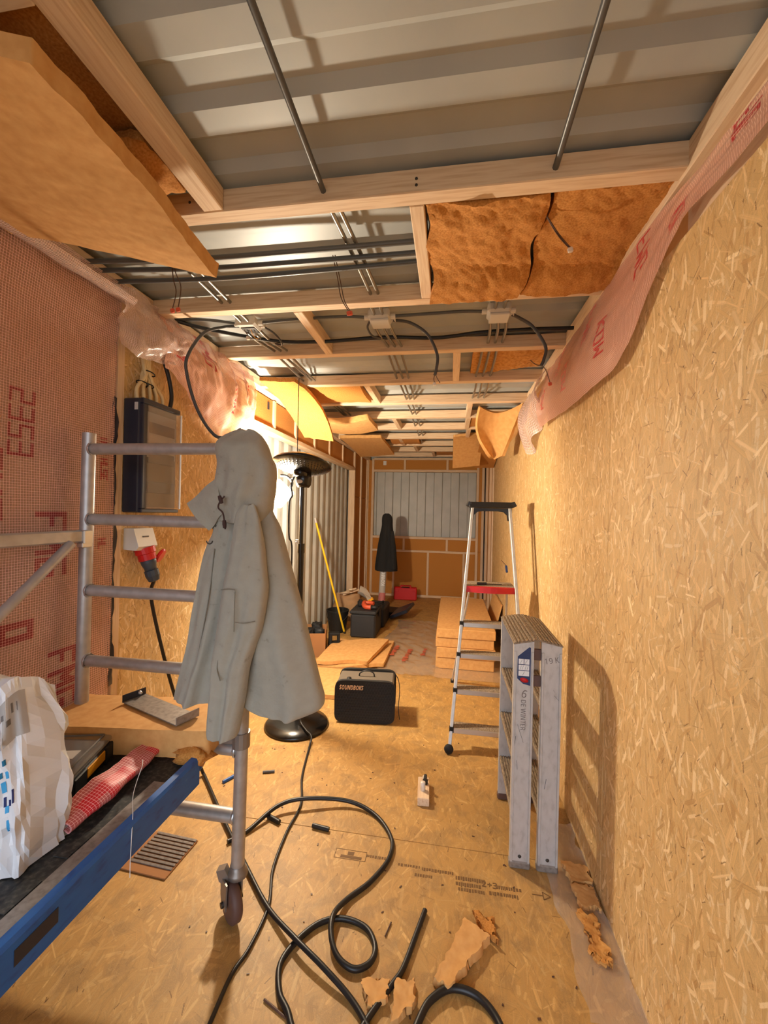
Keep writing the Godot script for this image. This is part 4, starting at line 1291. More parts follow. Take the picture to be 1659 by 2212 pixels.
# ------------------------------------------------------------------ what lies on the deck
func make_deck_things() -> void:
	# insulation board across the deck's end
	var s := ns()
	var bs := Basis(Vector3.UP, 0.13)
	slab(s, func(u: float, v: float) -> Vector3: return Vector3(-1.215, 0.728, -1.53) + bs * Vector3((u - 0.5) * 0.66, 0.0, (v - 0.5) * 0.27), 30, 14, 0.10, Vector2(1, 1), 0.003)
	solo(s, "insulation_board", M.fibre_board, "orange insulation board lying across the end of the scaffold deck", "insulation")
	# torn crumbs at its foot
	s = ns()
	lump(s, Vector3(-0.93, 0.69, -1.435), Vector3(0.13, 0.05, 0.08), 0.7, 3.0)
	solo(s, "fibre_crumb", M.wood_fibre, "crumbled insulation scrap at the end of the blue deck beam", "scrap")
	var b := thing("steel_bracket", "grey dusty steel bracket lying on the deck's insulation board", "bracket", Vector3(-1.15, 0.785, -1.55))
	var bx := Basis(Vector3.UP, -0.36)
	s = ns()
	box(s, Vector3(-1.155, 0.786, -1.548), Vector3(0.36, 0.004, 0.10), bx, 0.001)
	put(s, "plate", M.dusty_steel, b)
	for e in [-1.0, 1.0]:
		s = ns()
		box(s, Vector3(-1.155, 0.800, -1.548) + bx * Vector3(e * 0.18, 0, 0), Vector3(0.004, 0.032, 0.10), bx, 0.001)
		put(s, "flange", M.dusty_steel if e > 0 else M.tape_dark, b)
	s = ns()
	lathe(s, [Vector2(0, 0.012), Vector2(0.006, 0.012), Vector2(0.008, 0.0)], Transform3D(bx * Basis(Vector3.BACK, -PI / 2), Vector3(-1.155, 0.804, -1.548) + bx * Vector3(-0.176, 0, -0.02)), 10)
	put(s, "bolt", M.bright_aluminium, b)

	# organiser with a clear lid
	var o := thing("organiser_case", "black parts organiser with a clear lid and yellow catch", "tool case", Vector3(-1.33, 0.664, -1.30))
	var ob := Basis(Vector3.UP, 0.28)
	var oc := Vector3(-1.325, 0.70, -1.255)
	s = ns()
	box(s, oc + Vector3(0, 0.002, 0), Vector3(0.25, 0.058, 0.27), ob, 0.008)
	put(s, "tray", M.black_plastic, o)
	s = ns()
	box(s, oc + Vector3(0, 0.042, 0), Vector3(0.252, 0.022, 0.272), ob, 0.006)
	put(s, "lid", M.clear_lid, o)
	for q in [[0.0, 0.0, 0.20, 0.26]]:
		s = ns()
		for e in [-1.0, 1.0]:
			box(s, oc + Vector3(0, 0.055, 0) + ob * Vector3(e * 0.10, 0, 0), Vector3(0.006, 0.005, 0.21), ob, 0.001)
			box(s, oc + Vector3(0, 0.055, 0) + ob * Vector3(0, 0, e * 0.105), Vector3(0.20, 0.005, 0.006), ob, 0.001)
		put(s, "lid_rib", M.bag_print_grey, o)
	s = ns()
	box(s, oc + ob * Vector3(0.127, 0.006, 0.0), Vector3(0.006, 0.034, 0.11), ob, 0.002)
	put(s, "yellow_catch", M.yellow_label, o)
	for z in [-0.095, 0.095]:
		s = ns()
		box(s, oc + ob * Vector3(0.126, 0.0, z), Vector3(0.012, 0.06, 0.07), ob, 0.004)
		put(s, "latch", M.black_plastic, o)
	s = ns()
	box(s, oc + Vector3(0, 0.054, 0) + ob * Vector3(0.05, 0, 0.02), Vector3(0.05, 0.001, 0.05), ob, 0.0)
	put(s, "lid_label", M.label_pale, o)

	# folded film
	s = ns()
	slab(s, func(u: float, v: float) -> Vector3:
		var a := v * 3.6
		var z := lerpf(-1.03, -1.43, u)
		var r := 0.026 + 0.008 * noise.get_noise_2d(u * 2.2, 2.0) - 0.01 * absf(u - 0.5)
		return Vector3(-1.065 - 0.02 * u - 0.10 * maxf(0.0, 0.35 - v) + r * 1.7 * sin(a), 0.664 + r * (1.05 + cos(a + 0.4)) + 0.02 + 0.006 * noise.get_noise_2d(u * 3.0, v * 3.0), z), 40, 22, 0.004, Vector2(1.3, 0.75))
	solo(s, "folded_membrane", M.film_folded, "folded red and white grid film on the deck beside the bag", "membrane")
	s = ns()
	slab(s, func(u: float, v: float) -> Vector3: return Vector3(lerpf(-1.22, -1.06, u), 0.672 + 0.035 * sin(PI * u * 0.8) * (1.0 - 0.4 * v) + 0.01 * sin(v * 9.0), lerpf(-1.44, -1.54, v) + 0.03 * u), 18, 12, 0.004, Vector2(0.8, 0.5))
	solo(s, "film_offcut", M.film_folded, "small red and white film offcut behind the organiser", "membrane")
	s = ns()
	tube(s, crom([Vector3(-1.03, 0.735, -1.30), Vector3(-1.0, 0.74, -1.26), Vector3(-0.985, 0.72, -1.22), Vector3(-0.95, 0.712, -1.16), Vector3(-0.90, 0.704, -1.10), Vector3(-0.878, 0.66, -1.07), Vector3(-0.876, 0.60, -1.065), Vector3(-0.872, 0.56, -1.06)], 6), 0.0012, 5)
	solo(s, "loose_thread", M.sticker_white, "loose white thread hanging over the blue beam", "thread")

	# white carrier bag
	var g := thing("carrier_bag", "white plastic carrier bag with blue print on the scaffold deck", "bag", Vector3(-1.25, 0.664, -0.93))
	var rings := []
	var nr := 18
	for i in nr + 1:
		var v := float(i) / nr
		var ring := PackedVector3Array()
		var n := 40
		var y := lerpf(0.668, 1.125, v)
		for k in n:
			var a := TAU * k / n
			var sx := signf(cos(a)) * pow(absf(cos(a)), 0.32)
			var sz := signf(sin(a)) * pow(absf(sin(a)), 0.32)
			var hx := 0.185 * (1.0 + 0.04 * sin(v * 5.0)) * (1.0 - 0.22 * pow(v, 3.0))
			var hz := 0.098 * (1.0 - 0.30 * pow(v, 2.0)) * (1.0 - 0.16 * (1.0 - v) * (1.0 - v))
			var crease := 0.017 * noise.get_noise_3d(cos(a) * 2.6, sin(a) * 2.6, v * 3.0) - 0.012 * pow(maxf(0.0, cos(a)), 8.0) * absf(sin(v * 4.0 + 0.5)) + 0.006 * sin(a * 4.0 + v * 5.0) * v
			var p := Vector3(sx * (hx + crease), 0, sz * (hz + crease * 1.5))
			p = Basis(Vector3.UP, -0.03) * p
			ring.append(Vector3(-1.232, y + 0.035 * v * sin(a * 2.0 + 0.6), -0.972) + p)
		rings.append(ring)
	s = ns()
	loft(s, rings, true, Vector2.ONE, false)
	put(s, "body", M.bag_white, g)
	s = ns()
	var hb := Basis(Vector3.UP, -0.03)
	slab(s, func(u: float, v: float) -> Vector3: return Vector3(-1.232, 1.10 + 0.07 * sin(PI * u) * v, -0.972) + hb * Vector3(lerpf(-0.13, 0.13, u), 0, 0.02 + 0.02 * sin(u * 9.0) + 0.012 * v), 20, 6, 0.002)
	put(s, "handle", M.bag_white, g)
	# grey printed band and blue print on the near face
	s = ns()
	slab(s, func(u: float, v: float) -> Vector3: return surf_bag(rings, lerpf(0.02, 0.30, u), lerpf(0.66, 0.88, v) + 0.06 * (1.0 - u)), 18, 8, 0.001)
	put(s, "printed_band", M.bag_grey, g)
	var marks := [["bag_teal", 0.150, 0.62, 0.016, 0.030], ["bag_blue", 0.143, 0.55, 0.016, 0.04], ["bag_blue", 0.165, 0.49, 0.020, 0.06], ["bag_navy", 0.122, 0.43, 0.010, 0.07], ["bag_blue", 0.155, 0.37, 0.018, 0.035], ["bag_navy", 0.165, 0.41, 0.012, 0.05], ["bag_navy", 0.140, 0.40, 0.012, 0.03], ["bag_blue", 0.148, 0.28, 0.018, 0.07], ["bag_teal", 0.17, 0.56, 0.014, 0.03], ["bag_print_grey", 0.10, 0.86, 0.010, 0.05], ["bag_print_grey", 0.12, 0.80, 0.018, 0.03], ["bag_print_grey", 0.15, 0.84, 0.018, 0.028], ["bag_print_grey", 0.07, 0.86, 0.010, 0.045], ["bag_print_grey", 0.20, 0.82, 0.02, 0.02]]
	for q in marks:
		s = ns()
		slab(s, func(u: float, v: float) -> Vector3: return surf_bag(rings, q[1] + (u - 0.5) * q[3], q[2] + (v - 0.5) * q[4], 0.0016), 5, 5, 0.0008)
		put(s, "print_mark", M[q[0]], g)


# a point on the bag's skin: a runs round it, v up it
func surf_bag(rings: Array, a: float, v: float, lift := 0.001) -> Vector3:
	var n: int = rings[0].size()
	var fi := clampf(v, 0.0, 1.0) * (rings.size() - 1)
	var i := mini(int(fi), rings.size() - 2)
	var fk := fposmod(a, 1.0) * n
	var k := int(fk) % n
	var tk := fk - int(fk)
	var p0: Vector3 = rings[i][k].lerp(rings[i][(k + 1) % n], tk)
	var p1: Vector3 = rings[i + 1][k].lerp(rings[i + 1][(k + 1) % n], tk)
	var p := p0.lerp(p1, fi - i)
	var c := Vector3(-1.232, p.y, -0.972)
	return p + (p - c).normalized() * lift


# ------------------------------------------------------------------ jackets
# rows of (height, left, right); depth and folds are added round each row
func garment(rows: Array, zc: float, depth: float, folds: float, count: float, seed_at: float, n := 56, lean := 0.0) -> Array:
	var line := []
	for r in rows: line.append(Vector3(r[1], r[0], r[2]))
	var fine := crom(line, 5)
	var rings := []
	var y0: float = rows[0][0]
	var y1: float = rows[-1][0]
	for q in fine:
		var v: float = (q.y - y0) / (y1 - y0)
		var mid: float = (q.x + q.z) * 0.5
		var half: float = (q.z - q.x) * 0.5
		var dp := depth * (0.35 + 0.65 * smoothstep(0.0, 0.2, v)) * (0.55 + 0.45 * minf(1.0, half / 0.1))
		var ring := PackedVector3Array()
		for k in n:
			var a := TAU * k / n
			var c := cos(a)
			var sn := sin(a)
			var f := folds * smoothstep(0.05, 0.6, v) * (sin(c * count + seed_at + 1.2 * sin(v * 4.0 + seed_at)) + 0.5 * sin(c * count * 2.3 + seed_at * 2.0 + v * 3.0))
			f += folds * 0.9 * noise.get_noise_3d(c * 1.6 + seed_at, v * 3.5, seed_at)
			var sz := signf(sn) * pow(absf(sn), 0.7)
			ring.append(Vector3(mid + half * c, q.y + 0.004 * sin(a * 3.0), zc + lean * v + sz * dp + f * absf(sn)))
		rings.append(ring)
	return rings


func make_jacket() -> void:
	var j := thing("work_jacket", "grey hooded work jacket hung over the scaffold frame", "jacket", Vector3(-0.79, 0.80, -1.50))
	var s := ns()
	loft(s, garment([[1.914, -0.80, -0.772], [1.911, -0.825, -0.752], [1.902, -0.85, -0.735], [1.888, -0.875, -0.720], [1.868, -0.893, -0.708], [1.84, -0.899, -0.697], [1.813, -0.896, -0.688], [1.774, -0.891, -0.669], [1.698, -0.899, -0.669], [1.64, -0.912, -0.678], [1.598, -0.905, -0.684], [1.56, -0.885, -0.70]], -1.515, 0.085, 0.010, 5.0, 1.3))
	put(s, "hood", M.jacket_cloth, j)
	s = ns()
	loft(s, garment([[1.650, -0.885, -0.690], [1.60, -0.900, -0.680], [1.548, -0.897, -0.654], [1.468, -0.887, -0.630], [1.399, -0.880, -0.608], [1.258, -0.865, -0.563], [1.075, -0.840, -0.512], [0.947, -0.810, -0.473], [0.897, -0.800, -0.459], [0.862, -0.770, -0.466], [0.838, -0.70, -0.51]], -1.535, 0.085, 0.013, 4.2, 0.4))
	put(s, "back", M.jacket_cloth, j)
	s = ns()
	loft(s, garment([[1.589, -0.905, -0.80], [1.525, -0.890, -0.777], [1.466, -0.913, -0.775], [1.385, -0.936, -0.783], [1.214, -0.969, -0.807], [1.076, -0.990, -0.832], [0.980, -1.013, -0.858], [0.895, -1.035, -0.878], [0.865, -1.040, -0.889]], -1.475, 0.035, 0.014, 4.0, 2.1, 48))
	put(s, "front", M.jacket_cloth, j)
	s = ns()
	loft(s, garment([[1.625, -0.745, -0.700], [1.60, -0.766, -0.690], [1.567, -0.775, -0.680], [1.480, -0.780, -0.663], [1.391, -0.798, -0.653], [1.317, -0.812, -0.645], [1.190, -0.829, -0.662], [1.123, -0.837, -0.683], [1.039, -0.846, -0.708], [0.929, -0.850, -0.723], [0.884, -0.855, -0.731], [0.804, -0.858, -0.745], [0.775, -0.854, -0.757]], -1.425, 0.055, 0.010, 4.5, 4.0, 48))
	var sl := put(s, "sleeve", M.jacket_cloth, j)
	# sleeve pocket: flap edge and welt
	s = ns()
	for q in [[Vector3(-0.795, 1.322, -1.372), Vector3(-0.76, 1.328, -1.362), Vector3(-0.735, 1.326, -1.360)], [Vector3(-0.735, 1.322, -1.360), Vector3(-0.735, 1.25, -1.358), Vector3(-0.737, 1.18, -1.362)], [Vector3(-0.731, 1.215, -1.358), Vector3(-0.70, 1.212, -1.362), Vector3(-0.67, 1.215, -1.385)], [Vector3(-0.80, 1.09, -1.378), Vector3(-0.805, 1.04, -1.375), Vector3(-0.79, 1.0, -1.372)]]:
		s = ns()
		tube(s, crom(q, 5), 0.0018, 5)
		put(s, "pocket_seam", M.jacket_seam, sl)
	# collar sticking out to the left
	s = ns()
	slab(s, func(u: float, v: float) -> Vector3:
		var top := Vector3(-0.875, 1.725, -1.47).lerp(Vector3(-0.992, 1.625, -1.455), u)
		var bot := Vector3(-0.83, 1.60, -1.45).lerp(Vector3(-0.895, 1.525, -1.45), u)
		return top.lerp(bot, v) + Vector3(0, 0, 0.016 * sin(PI * v) + 0.008 * sin(u * 6.0)), 14, 14, 0.006)
	put(s, "collar", M.jacket_cloth, j)
	s = ns()
	slab(s, func(u: float, v: float) -> Vector3:
		var top := Vector3(-0.93, 1.592, -1.462).lerp(Vector3(-0.872, 1.545, -1.462), u)
		var bot := Vector3(-0.905, 1.55, -1.475).lerp(Vector3(-0.868, 1.50, -1.475), u)
		return top.lerp(bot, v), 6, 6, 0.005)
	put(s, "collar_lining", M.jacket_lining, j)
	s = ns()
	tube(s, crom([Vector3(-0.81, 1.655, -1.408), Vector3(-0.826, 1.632, -1.404), Vector3(-0.832, 1.612, -1.406), Vector3(-0.816, 1.595, -1.408), Vector3(-0.811, 1.565, -1.412), Vector3(-0.814, 1.535, -1.425)], 5), 0.003, 6)
	put(s, "drawstring", M.cord_dark, j)
	for q in [[Vector3(-0.822, 1.642, -1.402), 0.35], [Vector3(-0.812, 1.553, -1.415), 0.1]]:
		s = ns()
		lathe(s, [Vector2(0, -0.016), Vector2(0.006, -0.014), Vector2(0.0075, 0.0), Vector2(0.006, 0.014), Vector2(0, 0.016)], Transform3D(Basis(Vector3.BACK, q[1]), q[0]), 10)
		put(s, "cord_toggle", M.cord_dark, j)
	# placket and side seam lines
	s = ns()
	tube(s, crom([Vector3(-0.862, 1.46, -1.436), Vector3(-0.876, 1.30, -1.434), Vector3(-0.905, 1.12, -1.432), Vector3(-0.935, 0.95, -1.432), Vector3(-0.945, 0.875, -1.434)], 6), 0.0022, 5)
	put(s, "placket_seam", M.jacket_seam, j)
	s = ns()
	var ring := []
	for i in 9: ring.append(Vector3(-0.888, 1.488, -1.445) + Vector3(cos(PI + PI * i / 8.0), sin(PI + PI * i / 8.0), 0) * 0.012)
	tube(s, ring, 0.0022, 6)
	put(s, "snap_ring", M.screw_steel, j)


# ------------------------------------------------------------------ patio heater and work lamp
func make_heater() -> void:
	var h := thing("patio_heater", "black standing patio heater with a tilted round head", "heater", Vector3(-1.10, 0, -3.0))
	var c := Vector3(-1.10, 0, -3.0)
	var s := ns()
	lathe(s, [Vector2(0, 0.0), Vector2(0.232, 0.0), Vector2(0.238, 0.012), Vector2(0.225, 0.028), Vector2(0.16, 0.05), Vector2(0.07, 0.066), Vector2(0.03, 0.072), Vector2(0, 0.072)], Transform3D(Basis(), c), 48)
	put(s, "base", M.heater_black, h)
	s = ns()
	tube(s, [c + Vector3(0, 0.06, 0), c + Vector3(0, 1.30, 0)], 0.0235, 16)
	put(s, "lower_pole", M.heater_black, h)
	s = ns()
	tube(s, [c + Vector3(0, 1.29, 0), c + Vector3(0, 1.36, 0)], 0.027, 16)
	put(s, "pole_collar", M.heater_black, h)
	s = ns()
	tube(s, [c + Vector3(0, 1.34, 0), c + Vector3(0, 1.80, 0)], 0.016, 14)
	put(s, "upper_pole", M.heater_black, h)
	s = ns()
	lathe(s, [Vector2(0, 0.0), Vector2(0.042, 0.0), Vector2(0.055, 0.02), Vector2(0.06, 0.06), Vector2(0.055, 0.12), Vector2(0, 0.12)], Transform3D(Basis(), c + Vector3(0.01, 1.78, 0.0)), 20)
	put(s, "control_housing", M.heater_black, h)
	s = ns()
	lathe(s, [Vector2(0, 0.004), Vector2(0.024, 0.004), Vector2(0.024, 0.0)], Transform3D(Basis(Vector3.RIGHT, PI / 2) * Basis.from_scale(Vector3(1, 1, 0.6)), c + Vector3(0.0, 1.822, 0.058)), 20)
	put(s, "badge", M.label_pale, h)
	# head: a shallow dish, its pierced underside turned to the room
	var tilt := Transform3D(Basis(Vector3.UP, 0.15) * Basis(Vector3.RIGHT, -0.24) * Basis(Vector3.BACK, -0.05), c + Vector3(0.0, 1.955, 0.02))
	s = ns()
	lathe(s, [Vector2(0, 0.055), Vector2(0.08, 0.052), Vector2(0.15, 0.038), Vector2(0.20, 0.014), Vector2(0.222, -0.01), Vector2(0.216, -0.016), Vector2(0.19, -0.028)], tilt, 48)
	var head := put(s, "head", M.heater_black, h)
	s = ns()
	lathe(s, [Vector2(0.192, -0.027), Vector2(0.15, -0.045), Vector2(0.10, -0.058), Vector2(0.05, -0.064), Vector2(0, -0.066)], tilt, 48)
	put(s, "grille", M.heater_black, head)
	s = ns()
	for ringr in [[0.175, 40, -0.0365], [0.155, 36, -0.0450], [0.135, 32, -0.0507], [0.115, 28, -0.0557]]:
		for k in ringr[1]:
			var a: float = TAU * k / ringr[1]
			box(s, tilt * Vector3(cos(a) * ringr[0], ringr[2], sin(a) * ringr[0]), Vector3(0.010, 0.002, 0.0045), tilt.basis * Basis(Vector3.UP, -a), 0.0)
	var slots := put(s, "grille_slots", M.heater_grille, head)
	slots.set_meta("kind", "stuff")
	s = ns()
	lathe(s, [Vector2(0, -0.10), Vector2(0.05, -0.10), Vector2(0.056, -0.055), Vector2(0, -0.055)], tilt, 20)
	put(s, "neck", M.heater_black, head)
	s = ns()
	for k in 8:
		var a0 := -0.35 + k * 0.07
		var a1 := a0 + 0.07
		quad(s, tilt * Vector3(cos(a0) * 0.2225, -0.008, sin(a0) * 0.2225), tilt * Vector3(cos(a1) * 0.2225, -0.008, sin(a1) * 0.2225), tilt * Vector3(cos(a1) * 0.2035, 0.014, sin(a1) * 0.2035), tilt * Vector3(cos(a0) * 0.2035, 0.014, sin(a0) * 0.2035), tilt.basis * Vector3(cos(a0), 0.6, sin(a0)))
	put(s, "rim_label", M.label_pale, head)
	s = ns()
	for y in [1.37, 1.385]:
		box(s, c + Vector3(-0.03, y, 0.0), Vector3(0.02, 0.008, 0.008), Basis(), 0.001)
	put(s, "clamp_screw", M.bright_aluminium, h)
	# its cord: down the pole and across the floor
	s = ns()
	tube(s, crom([c + Vector3(-0.035, 1.90, 0.02), c + Vector3(-0.075, 1.80, 0.03), c + Vector3(-0.065, 1.72, 0.03), c + Vector3(-0.085, 1.66, 0.035), c + Vector3(-0.082, 1.42, 0.035), c + Vector3(-0.06, 1.34, 0.03), c + Vector3(-0.05, 1.0, 0.03), c + Vector3(0.035, 0.85, 0.03), c + Vector3(0.04, 0.3, 0.03), c + Vector3(0.05, 0.10, 0.08), c + Vector3(0.12, 0.055, 0.15), c + Vector3(0.18, 0.040, 0.20), Vector3(-0.905, 0.010, -2.72), Vector3(-0.845, 0.008, -2.416), Vector3(-0.768, 0.008, -2.187), Vector3(-0.767, 0.008, -1.987), Vector3(-0.745, 0.008, -1.772), Vector3(-0.69, 0.008, -1.604), Vector3(-0.688, 0.008, -1.441), Vector3(-0.707, 0.008, -1.345), Vector3(-0.703, 0.008, -1.211), Vector3(-0.69, 0.008, -0.9)], 7), 0.007, 8)
	put(s, "cord", M.cable_black, h)

	# work lamp hung beside the heater: the light of the room
	var at := Vector3(-1.315, 1.735, -3.08)
	var l := thing("work_lamp", "glowing square work lamp hanging behind the patio heater", "lamp", at)
	var turn := Basis(Vector3.UP, 0.55) * Basis(Vector3.BACK, 0.85)
	s = ns()
	box(s, at, Vector3(0.17, 0.17, 0.05), turn, 0.012)
	put(s, "diffuser", M.lamp_diffuser, l)
	s = ns()
	var away := Vector3(-0.67, 0, 0.74)
	var side := Vector3(0.74, 0, 0.67)
	box(s, at + away * 0.115, Vector3(0.22, 0.23, 0.012), Basis(side, Vector3.UP, side.cross(Vector3.UP)), 0.004)
	put(s, "housing", M.dark_plastic, l)
	s = ns()
	tube(s, crom([at + turn * Vector3(0.10, -0.03, 0), at + turn * Vector3(0.135, -0.01, 0), at + turn * Vector3(0.14, 0.05, 0), at + turn * Vector3(0.11, 0.09, 0)], 5), 0.011, 8)
	put(s, "handle", M.dark_plastic, l)
	s = ns()
	tube(s, crom([at + turn * Vector3(0.135, 0.02, 0), at + Vector3(0.15, 0.14, 0.02), at + Vector3(0.155, 0.22, 0.03), at + Vector3(0.14, 0.40, 0.0), at + Vector3(0.14, 0.89, 0.0)], 6), 0.0035, 6)
	put(s, "hanging_cord", M.cable_black, l)
	var om := OmniLight3D.new()
	om.name = "work_lamp_light"
	l.add_child(om)
	om.position = Vector3.ZERO
	om.light_color = Color(1.0, 0.93, 0.82)
	om.light_energy = 5.2
	om.light_size = 0.06
	om.omni_range = 16.0
	om.omni_attenuation = 2.0
	om.shadow_enabled = true


# ------------------------------------------------------------------ ladders
func make_ladders() -> void:
	var t := thing("folding_trestle", "folded aluminium trestle steps with a blue sticker, standing on end", "ladder", Vector3(0.40, 0, -2.23))
	var z0 := -1.985
	var z1 := -2.475
	var s := ns()
	var lean := 0.0
	for q in [[0.303, 0.391], [0.424, 0.512]]:
		for z in [[z0, z0 - 0.028], [z1, z1 + 0.028]]:
			s = ns()
			var gable := 0.018
			prism(s, [Vector2(q[0], 0.03), Vector2(q[1], 0.03), Vector2(q[1], 1.02 + (gable if q[0] < 0.4 else 0.0)), Vector2(q[0], 1.02 + (0.0 if q[0] < 0.4 else gable))], z[1] - z[0], Transform3D(Basis(), Vector3(0, 0, z[0])))
			for e in [q[0] + 0.006, q[1] - 0.006]:
				box(s, Vector3(e, 0.51, z[0] + (0.003 if z[0] == z0 else -0.003)), Vector3(0.010, 0.96, 0.006), Basis(), 0.001)
			var st := put(s, "stile", M.ladder_aluminium, t)
			if z[0] == z0:
				s = ns()
				lathe(s, [Vector2(0, 0.003), Vector2(0.007, 0.003), Vector2(0.008, 0.0)], Transform3D(Basis(Vector3.RIGHT, PI / 2), Vector3((q[0] + q[1]) * 0.5, 0.055, z0)), 10)
				put(s, "rivet", M.screw_steel, st)
			s = ns()
			box(s, Vector3((q[0] + q[1]) * 0.5, 0.016, (z[0] + z[1]) * 0.5), Vector3(0.094, 0.034, 0.04), Basis(), 0.006)
			put(s, "foot", M.rubber_grey if z[0] == z1 else M.dusty_steel, t)
		for y in [0.245, 0.495, 0.745]:
			s = ns()
			bb(s, Vector3(q[0] + 0.003, y - 0.022, z1 + 0.028), Vector3(q[1] - 0.003, y, z0 - 0.028), 0.003)
			for r in 6:
				bb(s, Vector3(q[0] + 0.008 + r * 0.0132, y, z1 + 0.028), Vector3(q[0] + 0.014 + r * 0.0132, y + 0.003, z0 - 0.028), 0.0)
			put(s, "tread", M.dirty_tread, t)
	# ribbed top treads that meet like a ridge
	for q in [[0.300, 0.407, 1.0], [0.516, 0.409, -1.0]]:
		s = ns()
		var a := Vector3(q[0], 1.022, 0)
		var b := Vector3(q[1], 1.044, 0)
		var ang := atan2(b.y - a.y, b.x - a.x)
		var mid := (a + b) * 0.5
		var bs := Basis(Vector3.BACK, ang if q[2] > 0 else ang + PI)
		box(s, Vector3(mid.x, mid.y, (z0 + z1) * 0.5), Vector3(0.108, 0.006, absf(z1 - z0) + 0.01), bs, 0.001)
		for r in 6:
			box(s, Vector3(mid.x, mid.y, (z0 + z1) * 0.5) + bs * Vector3(-0.042 + r * 0.0165, 0.0045, 0), Vector3(0.009, 0.004, absf(z1 - z0) + 0.006), bs, 0.001)
		put(s, "top_tread", M.dirty_tread, t)
	s = ns()
	for y in [0.98, 0.86]:
		bb(s, Vector3(0.391, y - 0.03, z0 - 0.022), Vector3(0.424, y + 0.02, z0 - 0.008), 0.002)
	put(s, "hinge", M.rubber_grey, t)
	# sticker
	var sx := Transform3D(Basis(), Vector3(0, 0, z0 + 0.0003))
	s = ns()
	prism(s, [Vector2(0.319, 0.865), Vector2(0.345, 0.842), Vector2(0.377, 0.835), Vector2(0.377, 1.008), Vector2(0.370, 1.010), Vector2(0.345, 0.988), Vector2(0.320, 0.965)], 0.0008, sx)
	var stk := put(s, "sticker", M.sticker_blue, t)
	s = ns()
	for q in [[0.324, 0.904, 0.371, 0.928], [0.324, 0.931, 0.346, 0.955], [0.349, 0.931, 0.371, 0.955], [0.324, 0.878, 0.371, 0.901]]:
		bb(s, Vector3(q[0], q[1], z0 + 0.0011), Vector3(q[2], q[3], z0 + 0.0016), 0.0)
	put(s, "pictogram_field", M.sticker_white, stk)
	s = ns()
	for q in [[0.331, 0.933, 0.339, 0.952], [0.353, 0.935, 0.362, 0.951], [0.330, 0.907, 0.336, 0.924], [0.340, 0.907, 0.345, 0.925], [0.352, 0.907, 0.357, 0.924], [0.361, 0.907, 0.366, 0.925], [0.342, 0.881, 0.350, 0.898]]:
		bar(s, Vector3(q[0], q[1], z0 + 0.0018), Vector3(q[2], q[3], z0 + 0.0018), 0.0005, 0.003, Vector3.BACK, 0.0)
	put(s, "pictogram", M.ink_dark, stk)
	s = ns()
	lathe(s, [Vector2(0, 0.0008), Vector2(0.019, 0.0008), Vector2(0.019, 0.0)], Transform3D(Basis(Vector3.BACK, -0.25) * Basis.from_scale(Vector3(1, 0.55, 1)) * Basis(Vector3.RIGHT, PI / 2), Vector3(0.35, 0.859, z0 + 0.0012)), 20)
	put(s, "maker_oval", M.sticker_red, stk)
	text("handwriting", "DE WINTER", 0.020, M.ink_faded, Transform3D(Basis(Vector3.BACK, -PI / 2), Vector3(0.348, 0.70, z0 + 0.0008)), t, 0.0006)
	text("handwriting", "6", 0.034, M.ink_faded, Transform3D(Basis(Vector3.BACK, -0.3), Vector3(0.352, 0.795, z0 + 0.0008)), t, 0.0006)
	text("handwriting", "19 K", 0.024, M.ink_faded, Transform3D(Basis(Vector3.BACK, 0.2), Vector3(0.468, 0.955, z0 + 0.0008)), t, 0.0006)
	s = ns()
	for q in [[0.325, 0.655, 0.352, 0.575], [0.318, 0.60, 0.312, 0.53], [0.482, 0.80, 0.505, 0.775], [0.478, 0.825, 0.482, 0.815], [0.455, 0.42, 0.448, 0.375], [0.325, 0.49, 0.328, 0.45]]:
		bar(s, Vector3(q[0], q[1], z0 + 0.0006), Vector3(q[2], q[3], z0 + 0.0006), 0.0008, 0.004, Vector3.BACK, 0.0)
	put(s, "scuff", M.ink_dark, t)

	# tall step ladder with platform
	var l := thing("platform_ladder", "tall aluminium step ladder with black tray and red platform", "ladder", Vector3(0.28, 0, -3.3))
	var foot_l := Vector3(0.030, 0.03, -2.86)
	var foot_r := Vector3(0.545, 0.03, -2.86)
	var top_l := Vector3(0.178, 1.66, -3.46)
	var top_r := Vector3(0.470, 1.66, -3.46)
	for q in [[foot_l, top_l], [foot_r, top_r]]:
		s = ns()
		bar(s, q[0], q[1], 0.022, 0.05, Vector3.BACK, 0.003)
		put(s, "front_stile", M.ladder_aluminium, l)
	for q in [[Vector3(0.055, 0.02, -4.05), Vector3(0.175, 1.06, -3.40)], [Vector3(0.535, 0.02, -4.05), Vector3(0.455, 1.06, -3.40)]]:
		s = ns()
		bar(s, q[0], q[1], 0.014, 0.028, Vector3.BACK, 0.002)
		put(s, "rear_leg", M.ladder_aluminium, l)
	for q in [foot_l, foot_r]:
		s = ns()
		lathe(s, [Vector2(0, -0.016), Vector2(0.028, -0.014), Vector2(0.032, 0.0), Vector2(0.028, 0.014), Vector2(0, 0.016)], Transform3D(Basis(Vector3.RIGHT, PI / 2), q + Vector3(-0.004, 0.004, 0.022)), 18)
		put(s, "foot", M.soft_black, l)
	for q in [Vector3(0.055, 0.016, -4.05), Vector3(0.535, 0.016, -4.05)]:
		s = ns()
		box(s, q, Vector3(0.03, 0.03, 0.04), Basis(), 0.005)
		put(s, "foot", M.soft_black, l)
